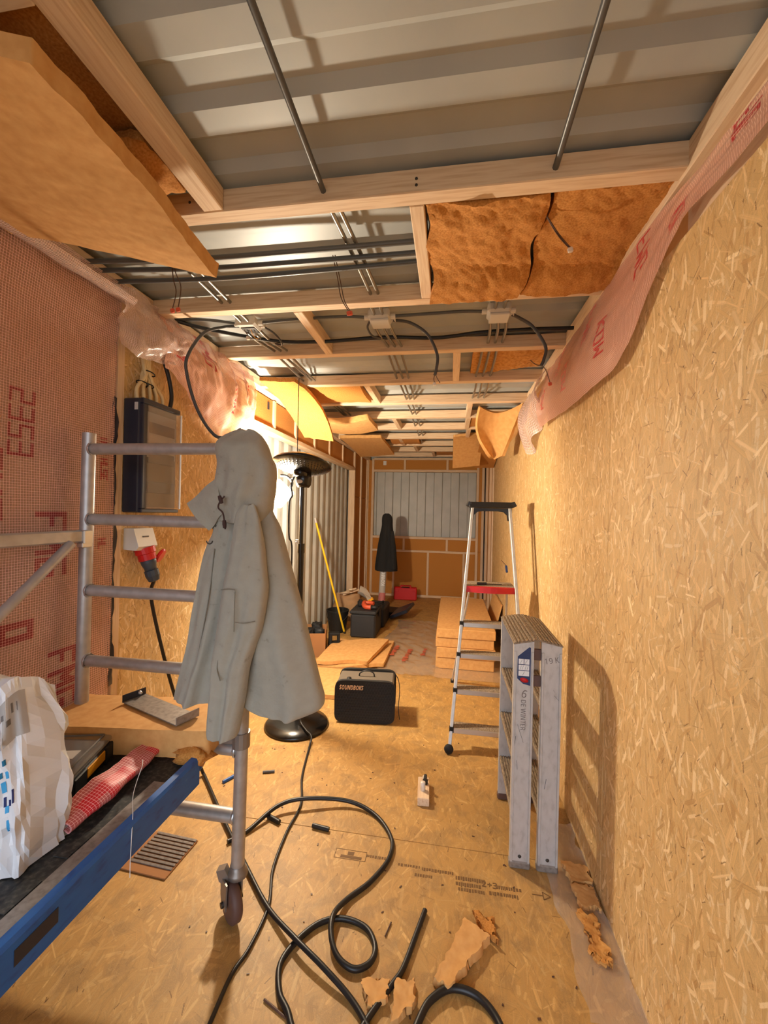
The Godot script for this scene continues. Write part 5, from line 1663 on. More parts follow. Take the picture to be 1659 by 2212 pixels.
	for y in [0.155, 0.385, 0.61, 0.815]:
		var f: float = (y - 0.03) / 1.63
		var a := foot_l.lerp(top_l, f)
		var b := foot_r.lerp(top_r, f)
		s = ns()
		bb(s, Vector3(a.x + 0.01, y - 0.006, a.z - 0.07), Vector3(b.x - 0.01, y, a.z + 0.022), 0.002)
		put(s, "step_tread", M.dirty_tread, l)
		s = ns()
		bb(s, Vector3(a.x + 0.01, y - 0.034, a.z + 0.018), Vector3(b.x - 0.01, y - 0.001, a.z + 0.028), 0.003)
		put(s, "step_front", M.bright_aluminium, l)
		for x in [a.x, b.x]:
			s = ns()
			box(s, Vector3(x, y - 0.012, a.z + 0.018), Vector3(0.03, 0.04, 0.03), Basis(), 0.004)
			put(s, "step_bracket", M.soft_black, l)
	var fp := (1.05 - 0.03) / 1.63
	var pa := foot_l.lerp(top_l, fp)
	var pb := foot_r.lerp(top_r, fp)
	s = ns()
	bb(s, Vector3(pa.x + 0.005, 1.035, pa.z - 0.22), Vector3(pb.x - 0.005, 1.07, pa.z - 0.005), 0.004)
	put(s, "platform", M.dirty_tread, l)
	s = ns()
	var prof := []
	for k in 9:
		var u := k / 8.0
		prof.append(Vector2(lerpf(pa.x - 0.004, pb.x + 0.004, u), pa.z + 0.012 + 0.026 * sin(PI * u)))
	prof.append(Vector2(pb.x + 0.004, pa.z - 0.01))
	prof.append(Vector2(pa.x - 0.004, pa.z - 0.01))
	prism(s, prof, 0.045, Transform3D(Basis(Vector3.RIGHT, PI / 2).scaled(Vector3(1, 1, 1)), Vector3(0, 1.066, 0)))
	put(s, "platform_front", M.red_plastic, l)
	# black tray on top, with legs that arch into the stiles
	s = ns()
	var tr := Transform3D(Basis(), Vector3(0.324, 1.66, -3.46))
	prism(s, [Vector2(-0.165, 0.0), Vector2(-0.165, -0.10), Vector2(-0.138, -0.10), Vector2(-0.132, -0.055), Vector2(-0.105, -0.030), Vector2(-0.06, -0.024), Vector2(0.06, -0.024), Vector2(0.105, -0.030), Vector2(0.132, -0.055), Vector2(0.138, -0.10), Vector2(0.165, -0.10), Vector2(0.165, 0.0)], -0.07, tr)
	put(s, "tray_arch", M.black_plastic, l)
	s = ns()
	for e in [-1.0, 1.0]:
		box(s, Vector3(0.324 + e * 0.172, 1.69, -3.50), Vector3(0.035, 0.04, 0.16), Basis(Vector3.BACK, e * 0.5), 0.004)
		box(s, Vector3(0.324, 1.687, -3.50 + e * 0.075), Vector3(0.345, 0.045, 0.012), Basis(Vector3.RIGHT, -e * 0.35), 0.004)
	box(s, Vector3(0.324, 1.668, -3.50), Vector3(0.33, 0.012, 0.14), Basis(), 0.003)
	put(s, "tray", M.black_plastic, l)
	# things left on the ladder
	var sd := thing("screwdriver", "dark screwdriver lying on the red platform of the ladder", "screwdriver", Vector3(0.28, 1.075, -3.28))
	s = ns()
	tube(s, [Vector3(0.215, 1.082, -3.265), Vector3(0.285, 1.082, -3.275)], 0.010, 8)
	put(s, "handle", M.black_plastic, sd)
	s = ns()
	tube(s, [Vector3(0.28, 1.080, -3.274), Vector3(0.40, 1.078, -3.29)], 0.004, 6)
	put(s, "shaft", M.screw_steel, sd)
	var bl := thing("hanging_tester", "small blue tool with a wire on the right ladder stile", "tool", Vector3(0.43, 1.2, -3.30))
	s = ns()
	box(s, Vector3(0.436, 1.195, -3.315), Vector3(0.016, 0.055, 0.016), Basis(Vector3.BACK, 0.15), 0.003)
	put(s, "grip", M.sticker_blue, bl)
	s = ns()
	tube(s, [Vector3(0.432, 1.222, -3.315), Vector3(0.395, 1.262, -3.315)], 0.002, 5)
	put(s, "wire", M.wire_brown, bl)


# ------------------------------------------------------------------ the near floor
func make_floor_near() -> void:
	var s := ns()
	var loop := [Vector3(-1.02, 0.011, -1.87), Vector3(-0.958, 0.012, -1.951), Vector3(-0.867, 0.04, -2.108), Vector3(-0.738, 0.05, -2.175), Vector3(-0.519, 0.03, -2.228), Vector3(-0.356, 0.012, -2.178), Vector3(-0.25, 0.011, -2.039), Vector3(-0.244, 0.011, -1.916), Vector3(-0.305, 0.011, -1.783), Vector3(-0.383, 0.014, -1.681), Vector3(-0.415, 0.034, -1.587), Vector3(-0.401, 0.03, -1.509), Vector3(-0.359, 0.02, -1.452), Vector3(-0.295, 0.014, -1.43), Vector3(-0.244, 0.011, -1.465), Vector3(-0.238, 0.011, -1.522), Vector3(-0.285, 0.011, -1.583), Vector3(-0.381, 0.011, -1.602), Vector3(-0.465, 0.011, -1.568), Vector3(-0.528, 0.011, -1.487), Vector3(-0.555, 0.011, -1.402), Vector3(-0.524, 0.011, -1.321), Vector3(-0.479, 0.011, -1.277), Vector3(-0.40, 0.011, -1.20), Vector3(-0.2, 0.011, -1.15)]
	tube(s, crom(loop, 8), 0.0105, 8)
	solo(s, "looped_cable", M.cable_black, "thick black cable lying in loops on the floor", "cable")
	s = ns()
	tube(s, crom([Vector3(-0.064, 0.011, -1.695), Vector3(-0.095, 0.011, -1.58), Vector3(-0.128, 0.011, -1.463), Vector3(-0.16, 0.011, -1.405), Vector3(-0.215, 0.011, -1.312), Vector3(-0.25, 0.011, -1.24)], 6), 0.010, 8)
	solo(s, "cable_end", M.cable_black, "straight cut end of a dark cable under insulation scraps", "cable")
	s = ns()
	tube(s, crom([Vector3(-0.09, 0.012, -1.24), Vector3(-0.061, 0.012, -1.324), Vector3(-0.028, 0.014, -1.383), Vector3(0.04, 0.016, -1.429), Vector3(0.123, 0.014, -1.423), Vector3(0.184, 0.012, -1.368), Vector3(0.22, 0.012, -1.27)], 7), 0.012, 8)
	solo(s, "cable_arc", M.cable_black, "arched black cable at the bottom edge beside a tan scrap", "cable")
	# vent grille
	var v := thing("vent_grille", "flat slatted vent panel lying on the floor behind the deck", "vent", Vector3(-1.29, 0, -1.755))
	var vb := Basis(Vector3.UP, -0.06)
	s = ns()
	box(s, Vector3(-1.29, 0.005, -1.755), Vector3(0.235, 0.006, 0.22), vb, 0.001)
	put(s, "panel", M.cardboard, v)
	for k in 9:
		s = ns()
		box(s, Vector3(-1.29, 0.011, -1.755) + vb * Vector3(0.008, 0, -0.10 + k * 0.0205), Vector3(0.215, 0.007, 0.011), vb * Basis(Vector3.RIGHT, 0.3), 0.001)
		put(s, "slat", M.dusty_steel, v)
	# block of wood with screws
	var b := thing("wood_block", "small wood block with fixings standing in it on the floor", "block", Vector3(-0.115, 0, -2.40))
	s = ns()
	box(s, Vector3(-0.115, 0.022, -2.40), Vector3(0.065, 0.044, 0.19), Basis(Vector3.UP, 0.05), 0.003)
	put(s, "body", M.pine_z, b)
	s = ns()
	lathe(s, [Vector2(0, 0.0), Vector2(0.014, 0.0), Vector2(0.014, 0.045), Vector2(0.008, 0.048), Vector2(0, 0.048)], Transform3D(Basis(), Vector3(-0.118, 0.044, -2.375)), 14)
	put(s, "pale_fitting", M.connector_clear, b)
	s = ns()
	lathe(s, [Vector2(0, 0.0), Vector2(0.015, 0.0), Vector2(0.015, 0.02), Vector2(0.009, 0.022), Vector2(0.009, 0.05), Vector2(0, 0.05)], Transform3D(Basis(), Vector3(-0.108, 0.044, -2.435)), 14)
	put(s, "dark_fitting", M.screw_steel, b)
	s = ns()
	lathe(s, [Vector2(0, 0.0), Vector2(0.014, 0.0), Vector2(0.014, 0.006), Vector2(0, 0.006)], Transform3D(Basis(Vector3.RIGHT, 0.5), Vector3(-0.112, 0.052, -2.475)), 14)
	put(s, "wood_plug", M.connector_clear, b)
	# scraps of insulation
	var scraps := [
		["long tan insulation scrap with a rough end near the bottom edge", [0.095, -1.665, 0.185, -1.62, 0.03, -1.415, -0.02, -1.44], 0.030, "fibre_board", 0.010],
		["torn orange tuft at the top of the long tan scrap", [0.125, -1.715, 0.20, -1.70, 0.205, -1.61, 0.15, -1.665], 0.022, "wood_fibre", 0.018],
		["flat tan insulation scrap left of the cut cable end", [-0.263, -1.396, -0.165, -1.42, -0.172, -1.35, -0.225, -1.325], 0.020, "fibre_board", 0.010],
		["orange insulation scrap right of the cut cable end", [-0.145, -1.416, -0.085, -1.427, -0.08, -1.35, -0.150, -1.30], 0.022, "fibre_board", 0.010],
		["tan insulation scrap by the foot of the trestle", [0.54, -2.035, 0.645, -2.03, 0.645, -1.94, 0.56, -1.93], 0.022, "fibre_board", 0.012],
		["cracked insulation scrap against the right wall", [0.555, -1.915, 0.645, -1.925, 0.643, -1.82, 0.565, -1.82], 0.020, "fibre_board", 0.012],
		["splintered fibrous strip along the right wall", [0.548, -1.80, 0.61, -1.79, 0.605, -1.60, 0.55, -1.62], 0.018, "fibre_edge", 0.022]]
	for q in scraps:
		s = ns()
		var c: Array = q[1]
		slab(s, func(u: float, v: float) -> Vector3:
			var p := Vector2(c[0], c[1]).lerp(Vector2(c[2], c[3]), u).lerp(Vector2(c[6], c[7]).lerp(Vector2(c[4], c[5]), u), v)
			var e: float = q[4] * maxf(absf(u - 0.5), absf(v - 0.5)) * 2.0
			return Vector3(p.x + e * noise.get_noise_2d(p.y * 30.0, p.x * 11.0), q[2] * 0.5 + 0.003 + 0.003 * sin(u * 5.0 + v * 3.0), p.y + e * noise.get_noise_2d(p.x * 30.0, p.y * 9.0)), 18, 26, q[2], Vector2(1, 1), 0.002 + q[4] * 0.2)
		solo(s, "insulation_scrap", M[q[3]], q[0], "scrap", "insulation scraps on the floor")
	# cut bits of pipe and wood
	var bits := [["short black pipe offcut beside the cable loop", Vector3(-0.61, 0.012, -2.04), 0.045, 1.45, 0.011, "cable_black"], ["black pipe offcut just behind the scaffold upright", Vector3(-0.865, 0.012, -2.05), 0.04, 1.2, 0.012, "cable_black"], ["thin dark offcut near the heater base", Vector3(-1.06, 0.008, -2.42), 0.035, 1.9, 0.008, "cable_grey"], ["thin brown wire end on bare floor left of the dark cable", Vector3(-0.20, 0.004, -1.60), 0.03, -0.25, 0.003, "wire_brown"], ["blue offcut beside the end of the deck", Vector3(-1.25, 0.008, -2.33), 0.06, -0.5, 0.010, "blue_paint"], ["brown splinter under the deck side", Vector3(-0.52, 0.004, -1.28), 0.05, 1.2, 0.004, "wire_brown"]]
	for q in bits:
		s = ns()
		var d: Vector3 = Vector3(sin(q[3]), 0, cos(q[3])) * q[2]
		tube(s, [q[1] - d, q[1] + d], q[4], 8)
		solo(s, "pipe_offcut", M[q[5]], q[0], "offcut", "offcuts on the floor")
	# chips and crumbs nobody could count
	s = ns()
	for i in 70:
		var p := Vector3(rng.randf_range(-1.3, 0.55), 0.002, rng.randf_range(-3.0, -1.15))
		box(s, p, Vector3(rng.randf_range(0.002, 0.007), 0.002, rng.randf_range(0.003, 0.014)), Basis(Vector3.UP, rng.randf() * TAU), 0.0)
	var cr := put(s, "wood_chips", M.wire_brown)
	tag(cr, "tiny brown chips and crumbs scattered over the floor", "debris", "", "stuff")
	# thin film left along the right wall
	s = ns()
	slab(s, func(u: float, v: float) -> Vector3: return Vector3(lerpf(0.47, 0.652, u) + 0.04 * noise.get_noise_2d(v * 5.0, 3.0), 0.006 + 0.006 * absf(noise.get_noise_2d(u * 5.0, v * 12.0)) + 0.012 * smoothstep(0.85, 1.0, u), lerpf(-1.42, -2.3, v)), 12, 24, 0.001)
	solo(s, "floor_film", M.clear_sheet, "clear film lying at the foot of the right wall under the trestle", "film")


# ------------------------------------------------------------------ the far floor
func make_floor_far() -> void:
	# loudspeaker
	var k := thing("loudspeaker", "black portable loudspeaker with a honeycomb grille on the floor", "loudspeaker", Vector3(-0.625, 0, -3.25))
	var kb := Basis(Vector3.UP, 0.10)
	var kc := Vector3(-0.622, 0.165, -3.245)
	var s := ns()
	box(s, kc + kb * Vector3(0, -0.004, -0.005), Vector3(0.435, 0.295, 0.235), kb, 0.012)
	put(s, "cabinet", M.dusty_black, k)
	for z in [0.118, -0.118]:
		s = ns()
		var rr := []
		for i in 32:
			var a := TAU * i / 32
			rr.append(Vector2(signf(cos(a)) * pow(absf(cos(a)), 0.28) * 0.231, signf(sin(a)) * pow(absf(sin(a)), 0.28) * 0.161))
		prism(s, rr, 0.03, Transform3D(kb, kc + kb * Vector3(0, 0, z - 0.015)))
		put(s, "bumper_frame", M.soft_black, k)
	s = ns()
	for r in 14:
		for c in 20:
			var x := -0.205 + c * 0.0215 + (r % 2) * 0.0107
			var y := 0.135 - r * 0.0205
			if x > 0.212 or (y > 0.08 and x < 0.0): continue
			var o := kc + kb * Vector3(x, y, 0.1332)
			for e in 6:
				var a0 := PI / 6 + e * PI / 3
				var a1 := a0 + PI / 3
				bar(s, o + kb * Vector3(cos(a0) * 0.0112, sin(a0) * 0.0112, 0), o + kb * Vector3(cos(a1) * 0.0112, sin(a1) * 0.0112, 0), 0.003, 0.004, kb * Vector3.BACK, 0.0)
	var hg := put(s, "honeycomb_grille", M.black_plastic, k)
	hg.set_meta("kind", "stuff")
	text("logo", "SOUNDBOKS", 0.033, M.logo_cream, Transform3D(kb * Basis.from_scale(Vector3(0.66, 1, 1)), kc + kb * Vector3(-0.102, 0.108, 0.1375)), k, 0.002, true, true)
	s = ns()
	tube(s, crom([kc + kb * Vector3(-0.06, 0.143, -0.01), kc + kb * Vector3(-0.05, 0.172, 0.0), kc + kb * Vector3(0, 0.192, 0.0), kc + kb * Vector3(0.05, 0.176, 0.0), kc + kb * Vector3(0.06, 0.143, -0.01)], 6), 0.005, 8)
	put(s, "handle", M.black_plastic, k)
	s = ns()
	lathe(s, [Vector2(0, 0.0), Vector2(0.02, 0.0), Vector2(0.018, 0.014), Vector2(0, 0.014)], Transform3D(Basis(), kc + kb * Vector3(-0.13, 0.143, 0.07)), 14)
	put(s, "knob", M.black_plastic, k)
	s = ns()
	box(s, kc + kb * Vector3(-0.075, 0.146, 0.075), Vector3(0.02, 0.004, 0.008), kb, 0.001)
	put(s, "power_light", M.power_led, k)
	s = ns()
	tube(s, crom([kc + kb * Vector3(0.215, 0.15, -0.09), kc + kb * Vector3(0.25, 0.10, -0.07), kc + kb * Vector3(0.262, 0.02, -0.03), kc + kb * Vector3(0.255, -0.08, 0.0), kc + kb * Vector3(0.262, -0.14, 0.03), kc + kb * Vector3(0.266, -0.158, 0.05)], 6), 0.003, 6)
	put(s, "audio_lead", M.cable_black, k)

	# stack of insulation boards
	var hs := [0.115, 0.105, 0.10, 0.095]
	var y := 0.006
	for i in 4:
		s = ns()
		var off: float = [0.0, 0.012, -0.004, 0.01][i]
		bb(s, Vector3(-0.115 + off, y, -6.05 + off), Vector3(0.475 + off, y + hs[i] - 0.003, -4.38 + off), 0.004)
		solo(s, "stacked_board", M.fibre_board, ["bottom board of the tan insulation stack by the ladder", "second board from the bottom of the tan insulation stack", "third board from the bottom of the tan insulation stack", "topmost board of the tan insulation stack by the ladder"][i], "insulation", "insulation boards stacked on the floor")
		y += hs[i]
	s = ns()
	slab(s, func(u: float, v: float) -> Vector3:
		var x := lerpf(-0.75, 0.60, u)
		var z := lerpf(-6.2, -4.12, v)
		return Vector3(x + 0.05 * sin(z * 4.0), 0.004 + 0.030 * absf(noise.get_noise_2d(x * 5.0, z * 4.0)) * (1.0 if x < -0.14 else 0.2), z), 34, 40, 0.0008)
	var sh := thing("plastic_sheet", "clear plastic sheet with faded red print spread under the stack of boards", "film", Vector3(-0.1, 0.0, -5.1))
	put(s, "sheet", M.clear_sheet, sh)
	for q in [[-0.58, -4.95, 0.34], [-0.42, -4.85, 0.42], [-0.25, -4.9, 0.25]]:
		var at := 0.0
		while at < q[2]:
			s = ns()
			var w := rng.randf_range(0.02, 0.05)
			box(s, Vector3(q[0] - 0.10 * at, 0.022, q[1] + at), Vector3(rng.randf_range(0.03, 0.06), 0.001, w), Basis(Vector3.UP, 0.2), 0.0)
			at += w + 0.018
			put(s, "faded_print", M.red_print, sh)
	# loose insulation pieces on the floor
	fibre_slab(func(u: float, v: float) -> Vector3: return Vector3(lerpf(-1.30, -0.64, u), 0.024 + 0.012 * u * v, lerpf(-5.02, -4.10 - 0.1 * u, v) + 0.05 * sin(u * 5.0)), "wide orange insulation piece on the floor behind the loudspeaker", 22, 22, 0.035, 0.004, "fibre_board", "insulation_offcut", "insulation offcuts on the floor")
	fibre_slab(func(u: float, v: float) -> Vector3: return Vector3(lerpf(-1.32, -0.80, u) + 0.12 * (1.0 - v) * u, 0.068 + 0.03 * u * (1.0 - v), lerpf(-4.80, -4.10, v) - 0.10 * u + 0.03 * sin(u * 7.0)), "ragged insulation piece lying on top of the wide orange one", 20, 20, 0.035, 0.006, "fibre_board", "insulation_offcut", "insulation offcuts on the floor")
	fibre_slab(func(u: float, v: float) -> Vector3: return Vector3(lerpf(-1.30, -0.86, u), 0.022, lerpf(-4.05, -3.46, v)), "flat orange insulation piece left of the loudspeaker", 16, 16, 0.035, 0.004, "fibre_board", "insulation_offcut", "insulation offcuts on the floor")

	# big tool chest with things on top
	var c := thing("tool_chest", "large dark grey tool chest on the floor in front of the back wall", "tool chest", Vector3(-1.06, 0, -5.45))
	s = ns()
	bb(s, Vector3(-1.23, 0.0, -5.68), Vector3(-0.905, 0.30, -5.21), 0.02)
	put(s, "body", M.dark_plastic, c)
	s = ns()
	bb(s, Vector3(-1.24, 0.302, -5.69), Vector3(-0.895, 0.345, -5.20), 0.012)
	put(s, "lid", M.dark_plastic, c)
	s = ns()
	bb(s, Vector3(-0.898, 0.24, -5.50), Vector3(-0.885, 0.32, -5.40), 0.004)
	put(s, "latch", M.black_plastic, c)
	var d := thing("black_case", "black tool case standing right behind the tool chest", "tool case", Vector3(-0.98, 0, -6.0))
	s = ns()
	bb(s, Vector3(-1.16, 0.0, -6.26), Vector3(-0.87, 0.27, -5.74), 0.02)
	put(s, "body", M.black_plastic, d)
	s = ns()
	tube(s, crom([Vector3(-0.95, 0.27, -5.9), Vector3(-0.94, 0.31, -5.95), Vector3(-0.94, 0.31, -6.05), Vector3(-0.95, 0.27, -6.1)], 5), 0.010, 8)
	put(s, "handle", M.soft_black, d)
	var e := thing("open_case", "open dark green case lid leaning out beside the black case", "tool case", Vector3(-0.75, 0.0, -6.35))
	s = ns()
	box(s, Vector3(-0.69, 0.115, -6.35), Vector3(0.30, 0.05, 0.42), Basis(Vector3.BACK, 0.45) * Basis(Vector3.UP, -0.2), 0.01)
	put(s, "lid", M.tape_dark, e)
	s = ns()
	box(s, Vector3(-0.90, 0.04, -6.55), Vector3(0.26, 0.08, 0.36), Basis(Vector3.UP, -0.2), 0.01)
	put(s, "tray", M.black_plastic, e)
	# tools on top of the chest
	var tl := thing("power_tool", "orange red power tool lying on top of the tool chest", "power tool", Vector3(-1.03, 0.345, -5.36))
	s = ns()
	tube(s, crom([Vector3(-1.10, 0.40, -5.46), Vector3(-1.09, 0.39, -5.38), Vector3(-1.05, 0.38, -5.31), Vector3(-0.98, 0.378, -5.30)], 5), 0.032, 10)
	put(s, "body", M.connector_orange, tl)
	s = ns()
	tube(s, crom([Vector3(-1.10, 0.40, -5.45), Vector3(-1.03, 0.405, -5.45), Vector3(-0.97, 0.40, -5.43)], 5), 0.026, 10)
	put(s, "handle", M.connector_orange, tl)
	s = ns()
	lathe(s, [Vector2(0, 0.0), Vector2(0.03, 0.0), Vector2(0.026, 0.06), Vector2(0.012, 0.09), Vector2(0, 0.09)], Transform3D(Basis(Vector3.BACK, -1.5), Vector3(-0.98, 0.378, -5.30)), 12)
	put(s, "chuck", M.black_plastic, tl)
	var un := 0
	for q in [[Vector3(-1.16, 0.385, -5.50), "black_plastic", "black drill battery on the left of the tool chest"], [Vector3(-0.95, 0.385, -5.52), "soft_black", "dark bundle of cord on the right of the tool chest"], [Vector3(-1.05, 0.40, -5.58), "yellow_label", "yellow handled tool behind the orange power tool"]]:
		s = ns()
		if un == 1:
			for r in 3:
				var rp := []
				for i in 15: rp.append(q[0] + Vector3(cos(TAU * i / 14) * 0.05, -0.022 + 0.016 * r, sin(TAU * i / 14) * 0.045))
				tube(s, rp, 0.009, 6, false)
		elif un == 0:
			box(s, q[0] + Vector3(0, -0.008, 0), Vector3(0.08, 0.06, 0.10), Basis(Vector3.UP, 0.3), 0.012)
			box(s, q[0] + Vector3(0, 0.03, 0.01), Vector3(0.05, 0.03, 0.06), Basis(Vector3.UP, 0.3), 0.008)
		else:
			tube(s, [q[0] + Vector3(-0.04, -0.02, 0), q[0] + Vector3(0.0, 0.01, 0.01), q[0] + Vector3(0.05, 0.03, 0.02)], 0.014, 8)
			tube(s, [q[0] + Vector3(0.0, -0.02, 0.04), q[0] + Vector3(0.02, 0.01, 0.02), q[0] + Vector3(0.03, 0.05, 0.0)], 0.012, 8)
		solo(s, ["drill_battery", "cord_bundle", "pliers"][un], M[q[1]], q[2], "tool", "tools on the chest")
		un += 1
	# bucket, yellow pole, cardboard box, small device
	var b := thing("bucket", "black builder's bucket standing against the corrugated steel", "bucket", Vector3(-1.46, 0, -5.45))
	s = ns()
	lathe(s, [Vector2(0, 0.004), Vector2(0.11, 0.004), Vector2(0.145, 0.27), Vector2(0.152, 0.27), Vector2(0.152, 0.29), Vector2(0.140, 0.29), Vector2(0.108, 0.012), Vector2(0, 0.012)], Transform3D(Basis(), Vector3(-1.46, 0, -5.45)), 32, false)
	put(s, "body", M.black_plastic, b)
	s = ns()
	var hp := []
	for i in 13:
		var a := PI * i / 12
		hp.append(Vector3(-1.46 + cos(a) * 0.15, 0.26 - sin(a) * 0.12, -5.45 + 0.12 * sin(a)))
	tube(s, hp, 0.004, 6)
	put(s, "handle", M.screw_steel, b)
	s = ns()
	var yp0 := Vector3(-1.335, 0.0, -5.36)
	var yp1 := Vector3(-1.688, 1.50, -5.10)
	tube(s, [yp0, yp0.lerp(yp1, 0.5), yp1], 0.013, 12)
	var yp := thing("yellow_pole", "yellow pole leaning on the corrugated steel wall", "pole", yp0)
	put(s, "shaft", M.yellow_paint, yp)
	s = ns()
	tube(s, [yp1.lerp(yp0, 0.03), yp1.lerp(yp0, -0.012)], 0.014, 12)
	put(s, "pale_tip", M.label_pale, yp)
	s = ns()
	tube(s, [yp0.lerp(yp1, -0.004), yp0.lerp(yp1, 0.02)], 0.014, 12)
	put(s, "foot", M.screw_steel, yp)
	var cb := thing("cardboard_box", "open brown cardboard box beside the heater pole", "box", Vector3(-1.51, 0, -4.5))
	var cbb := Basis(Vector3.UP, 0.25)
	var cbc := Vector3(-1.50, 0.0, -4.60)
	for q in [[Vector3(0, 0.13, 0.19), Vector3(0.26, 0.26, 0.006)], [Vector3(0, 0.13, -0.19), Vector3(0.26, 0.26, 0.006)], [Vector3(0.13, 0.13, 0), Vector3(0.006, 0.26, 0.386)], [Vector3(-0.13, 0.13, 0), Vector3(0.006, 0.26, 0.386)], [Vector3(0, 0.006, 0), Vector3(0.26, 0.006, 0.38)]]:
		s = ns()
		box(s, cbc + cbb * q[0], q[1], cbb, 0.001)
		put(s, "side" if q[0].y > 0.05 else "bottom", M.cardboard, cb)
	un = 0
	for q in [[Vector3(-1.55, 0.22, -4.55), "soft_black"], [Vector3(-1.46, 0.20, -4.65), "dark_plastic"], [Vector3(-1.52, 0.24, -4.74), "soft_black"]]:
		s = ns()
		lump(s, q[0], Vector3(0.11, 0.12, 0.11), 0.5, 2.0)
		solo(s, "work_glove", M[q[1]], ["dark glove in the front of the cardboard box", "grey glove in the middle of the cardboard box", "dark glove sticking up at the back of the cardboard box"][un], "glove", "gloves in the cardboard box")
		un += 1
	var dv := thing("power_strip_tower", "small black upright device with a handle hole beside the cardboard box", "device", Vector3(-1.30, 0, -4.72))
	s = ns()
	var db := Basis(Vector3.UP, 0.35)
	for q in [[Vector3(0, 0.045, 0), Vector3(0.13, 0.09, 0.11)], [Vector3(-0.045, 0.13, 0), Vector3(0.04, 0.09, 0.09)], [Vector3(0.05, 0.13, 0), Vector3(0.03, 0.09, 0.09)], [Vector3(0, 0.185, 0), Vector3(0.13, 0.03, 0.09)]]:
		box(s, Vector3(-1.30, 0, -4.72) + db * q[0], q[1], db, 0.008)
	put(s, "body", M.soft_black, dv)
	# paper bag with offcuts, white paper
	var pb := thing("paper_sack", "crumpled brown sack full of wood offcuts by the steel wall", "sack", Vector3(-1.50, 0, -6.15))
	var rings := []
	for i in 13:
		var ring := PackedVector3Array()
		var v := i / 12.0
		for q in 28:
			var a := TAU * q / 28
			var r := 0.17 * (1.0 + 0.14 * sin(v * 4.0)) + 0.03 * noise.get_noise_3d(cos(a) * 2.5, sin(a) * 2.5, v * 4.0)
			ring.append(Vector3(-1.49 + cos(a) * r * 1.15, v * 0.36 + 0.03 * sin(a * 3.0) * v, -6.15 + sin(a) * r))
		rings.append(ring)
	s = ns()
	loft(s, rings, true)
	put(s, "sack", M.paper_bag, pb)
	un = 0
	for q in [[Vector3(-1.60, 0.36, -6.20), Vector3(-1.36, 0.47, -6.05)], [Vector3(-1.55, 0.37, -6.05), Vector3(-1.33, 0.44, -6.15)], [Vector3(-1.45, 0.36, -6.22), Vector3(-1.42, 0.46, -6.0)], [Vector3(-1.62, 0.38, -6.08), Vector3(-1.45, 0.42, -6.0)]]:
		s = ns()
		bar(s, q[0], q[1], 0.045, 0.022)
		solo(s, "wood_offcut", M.pine_x, ["highest wood offcut poking from the brown sack", "right hand wood offcut in the brown sack", "wood offcut lying lengthwise in the brown sack", "left hand wood offcut in the brown sack"][un], "offcut", "wood offcuts in the sack")
		un += 1
	s = ns()
	slab(s, func(u: float, v: float) -> Vector3: return Vector3(lerpf(-1.36, -1.17, u), 0.40 - 0.16 * u + 0.05 * sin(v * 6.0 + u * 4.0), lerpf(-6.5, -6.2, v)), 12, 12, 0.002)
	solo(s, "crumpled_paper", M.paper_white, "crumpled white paper between sack and standing roll", "paper")
	# standing roll with a coat over it
	var rl := thing("film_roll", "tall film roll with pale lettering standing upright near the back wall", "roll", Vector3(-1.075, 0, -6.85))
	s = ns()
	tube(s, [Vector3(-1.10, 0.0, -6.85), Vector3(-1.07, 0.75, -6.86), Vector3(-1.035, 1.50, -6.87)], 0.055, 18)
	put(s, "roll", M.label_pale, rl)
	text("lettering", "KOMO", 0.06, M.sticker_white, Transform3D(Basis(Vector3.BACK, PI / 2 - 0.04), Vector3(-1.065, 0.52, -6.797)), rl, 0.001, true)
	s = ns()
	tube(s, [Vector3(-1.10, 0.02, -6.85), Vector3(-1.086, 0.28, -6.853)], 0.0565, 18)
	put(s, "pink_band", M.film_folded, rl)
	var ct := thing("black_coat", "black hooded coat hung over the standing roll by the back wall", "coat", Vector3(-1.03, 0.62, -6.85))
	s = ns()
	loft(s, garment([[1.585, -1.06, -1.0], [1.56, -1.10, -0.965], [1.50, -1.115, -0.94], [1.38, -1.115, -0.935], [1.25, -1.14, -0.915], [1.05, -1.175, -0.875], [0.85, -1.20, -0.855], [0.70, -1.215, -0.84], [0.64, -1.21, -0.84]], -6.86, 0.11, 0.018, 5.0, 3.3, 40))
	put(s, "body", M.coat_black, ct)
	s = ns()
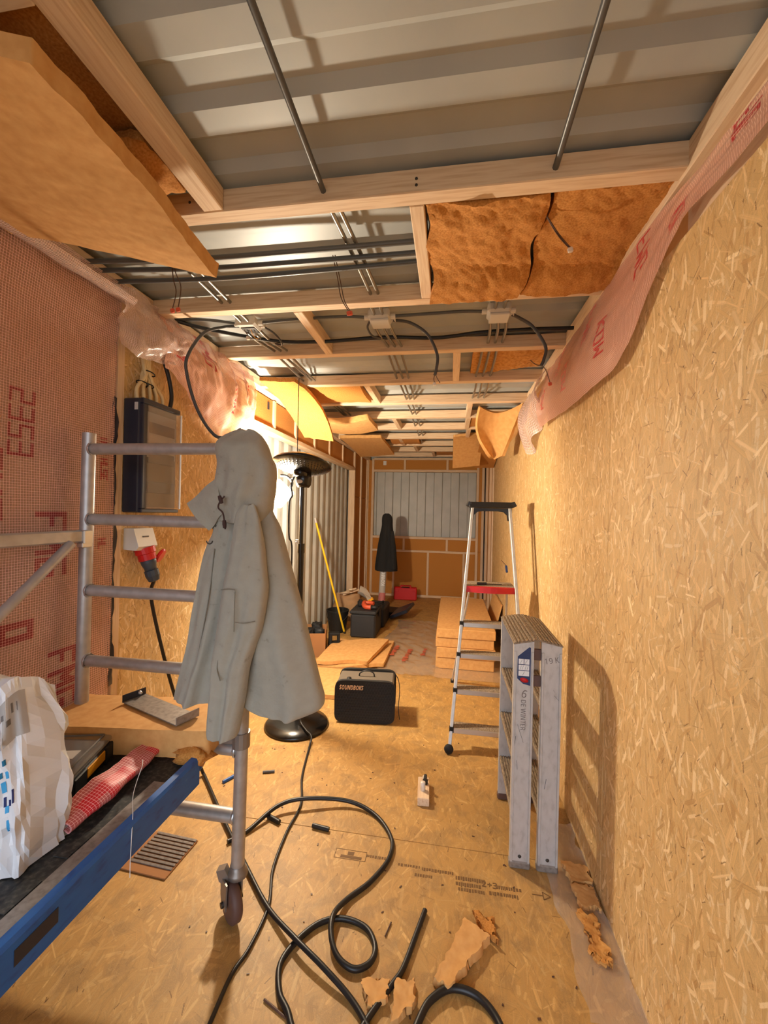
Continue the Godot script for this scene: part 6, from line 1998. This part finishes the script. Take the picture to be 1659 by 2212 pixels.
	loft(s, garment([[1.30, -0.955, -0.90], [1.20, -0.965, -0.885], [1.0, -0.965, -0.865], [0.8, -0.95, -0.85], [0.68, -0.94, -0.845]], -6.76, 0.05, 0.008, 4.0, 1.1, 28))
	put(s, "sleeve", M.coat_black, ct)
	# red case at the back wall
	var rc := thing("red_case", "bright red plastic case standing against the back wall", "case", Vector3(-0.78, 0, -7.7))
	s = ns()
	bb(s, Vector3(-0.995, 0.0, -7.76), Vector3(-0.575, 0.235, -7.65), 0.014)
	put(s, "shell", M.red_plastic, rc)
	s = ns()
	for q in [[-0.86, 0.235], [-0.70, 0.235]]:
		bb(s, Vector3(q[0] - 0.02, 0.225, -7.73), Vector3(q[0] + 0.02, 0.262, -7.68), 0.004)
	bb(s, Vector3(-0.88, 0.252, -7.725), Vector3(-0.68, 0.268, -7.685), 0.004)
	put(s, "handle", M.red_plastic, rc)
	s = ns()
	bb(s, Vector3(-0.86, 0.228, -7.652), Vector3(-0.70, 0.24, -7.645), 0.002)
	put(s, "handle_recess", M.soft_black, rc)
	for x in [-0.93, -0.64]:
		s = ns()
		bb(s, Vector3(x - 0.02, 0.15, -7.652), Vector3(x + 0.02, 0.20, -7.642), 0.003)
		put(s, "latch", M.red_plastic, rc)
	# leaning dark board beside the stack
	s = ns()
	prism(s, [Vector2(0.50, 0.0), Vector2(0.52, 0.0), Vector2(0.648, 0.52), Vector2(0.628, 0.52)], 0.9, Transform3D(Basis(), Vector3(0, 0, -6.1)))
	solo(s, "leaning_board", M.fibre_board, "tan insulation board leaning on the right wall behind the ladder", "insulation")
	# white tag near the ceiling on the back wall
	s = ns()
	bb(s, Vector3(-1.30, 2.52, -8.008), Vector3(-1.24, 2.60, -8.0), 0.001)
	solo(s, "paper_tag", M.sticker_white, "small white tag high on the back wall insulation", "tag")
	# dark hole punched in the header
	s = ns()
	bb(s, Vector3(-1.6185, 2.50, -3.52), Vector3(-1.612, 2.565, -3.49), 0.0)
	solo(s, "cable_outlet", M.tape_dark, "small dark cable outlet in the orange header beside the film", "outlet")
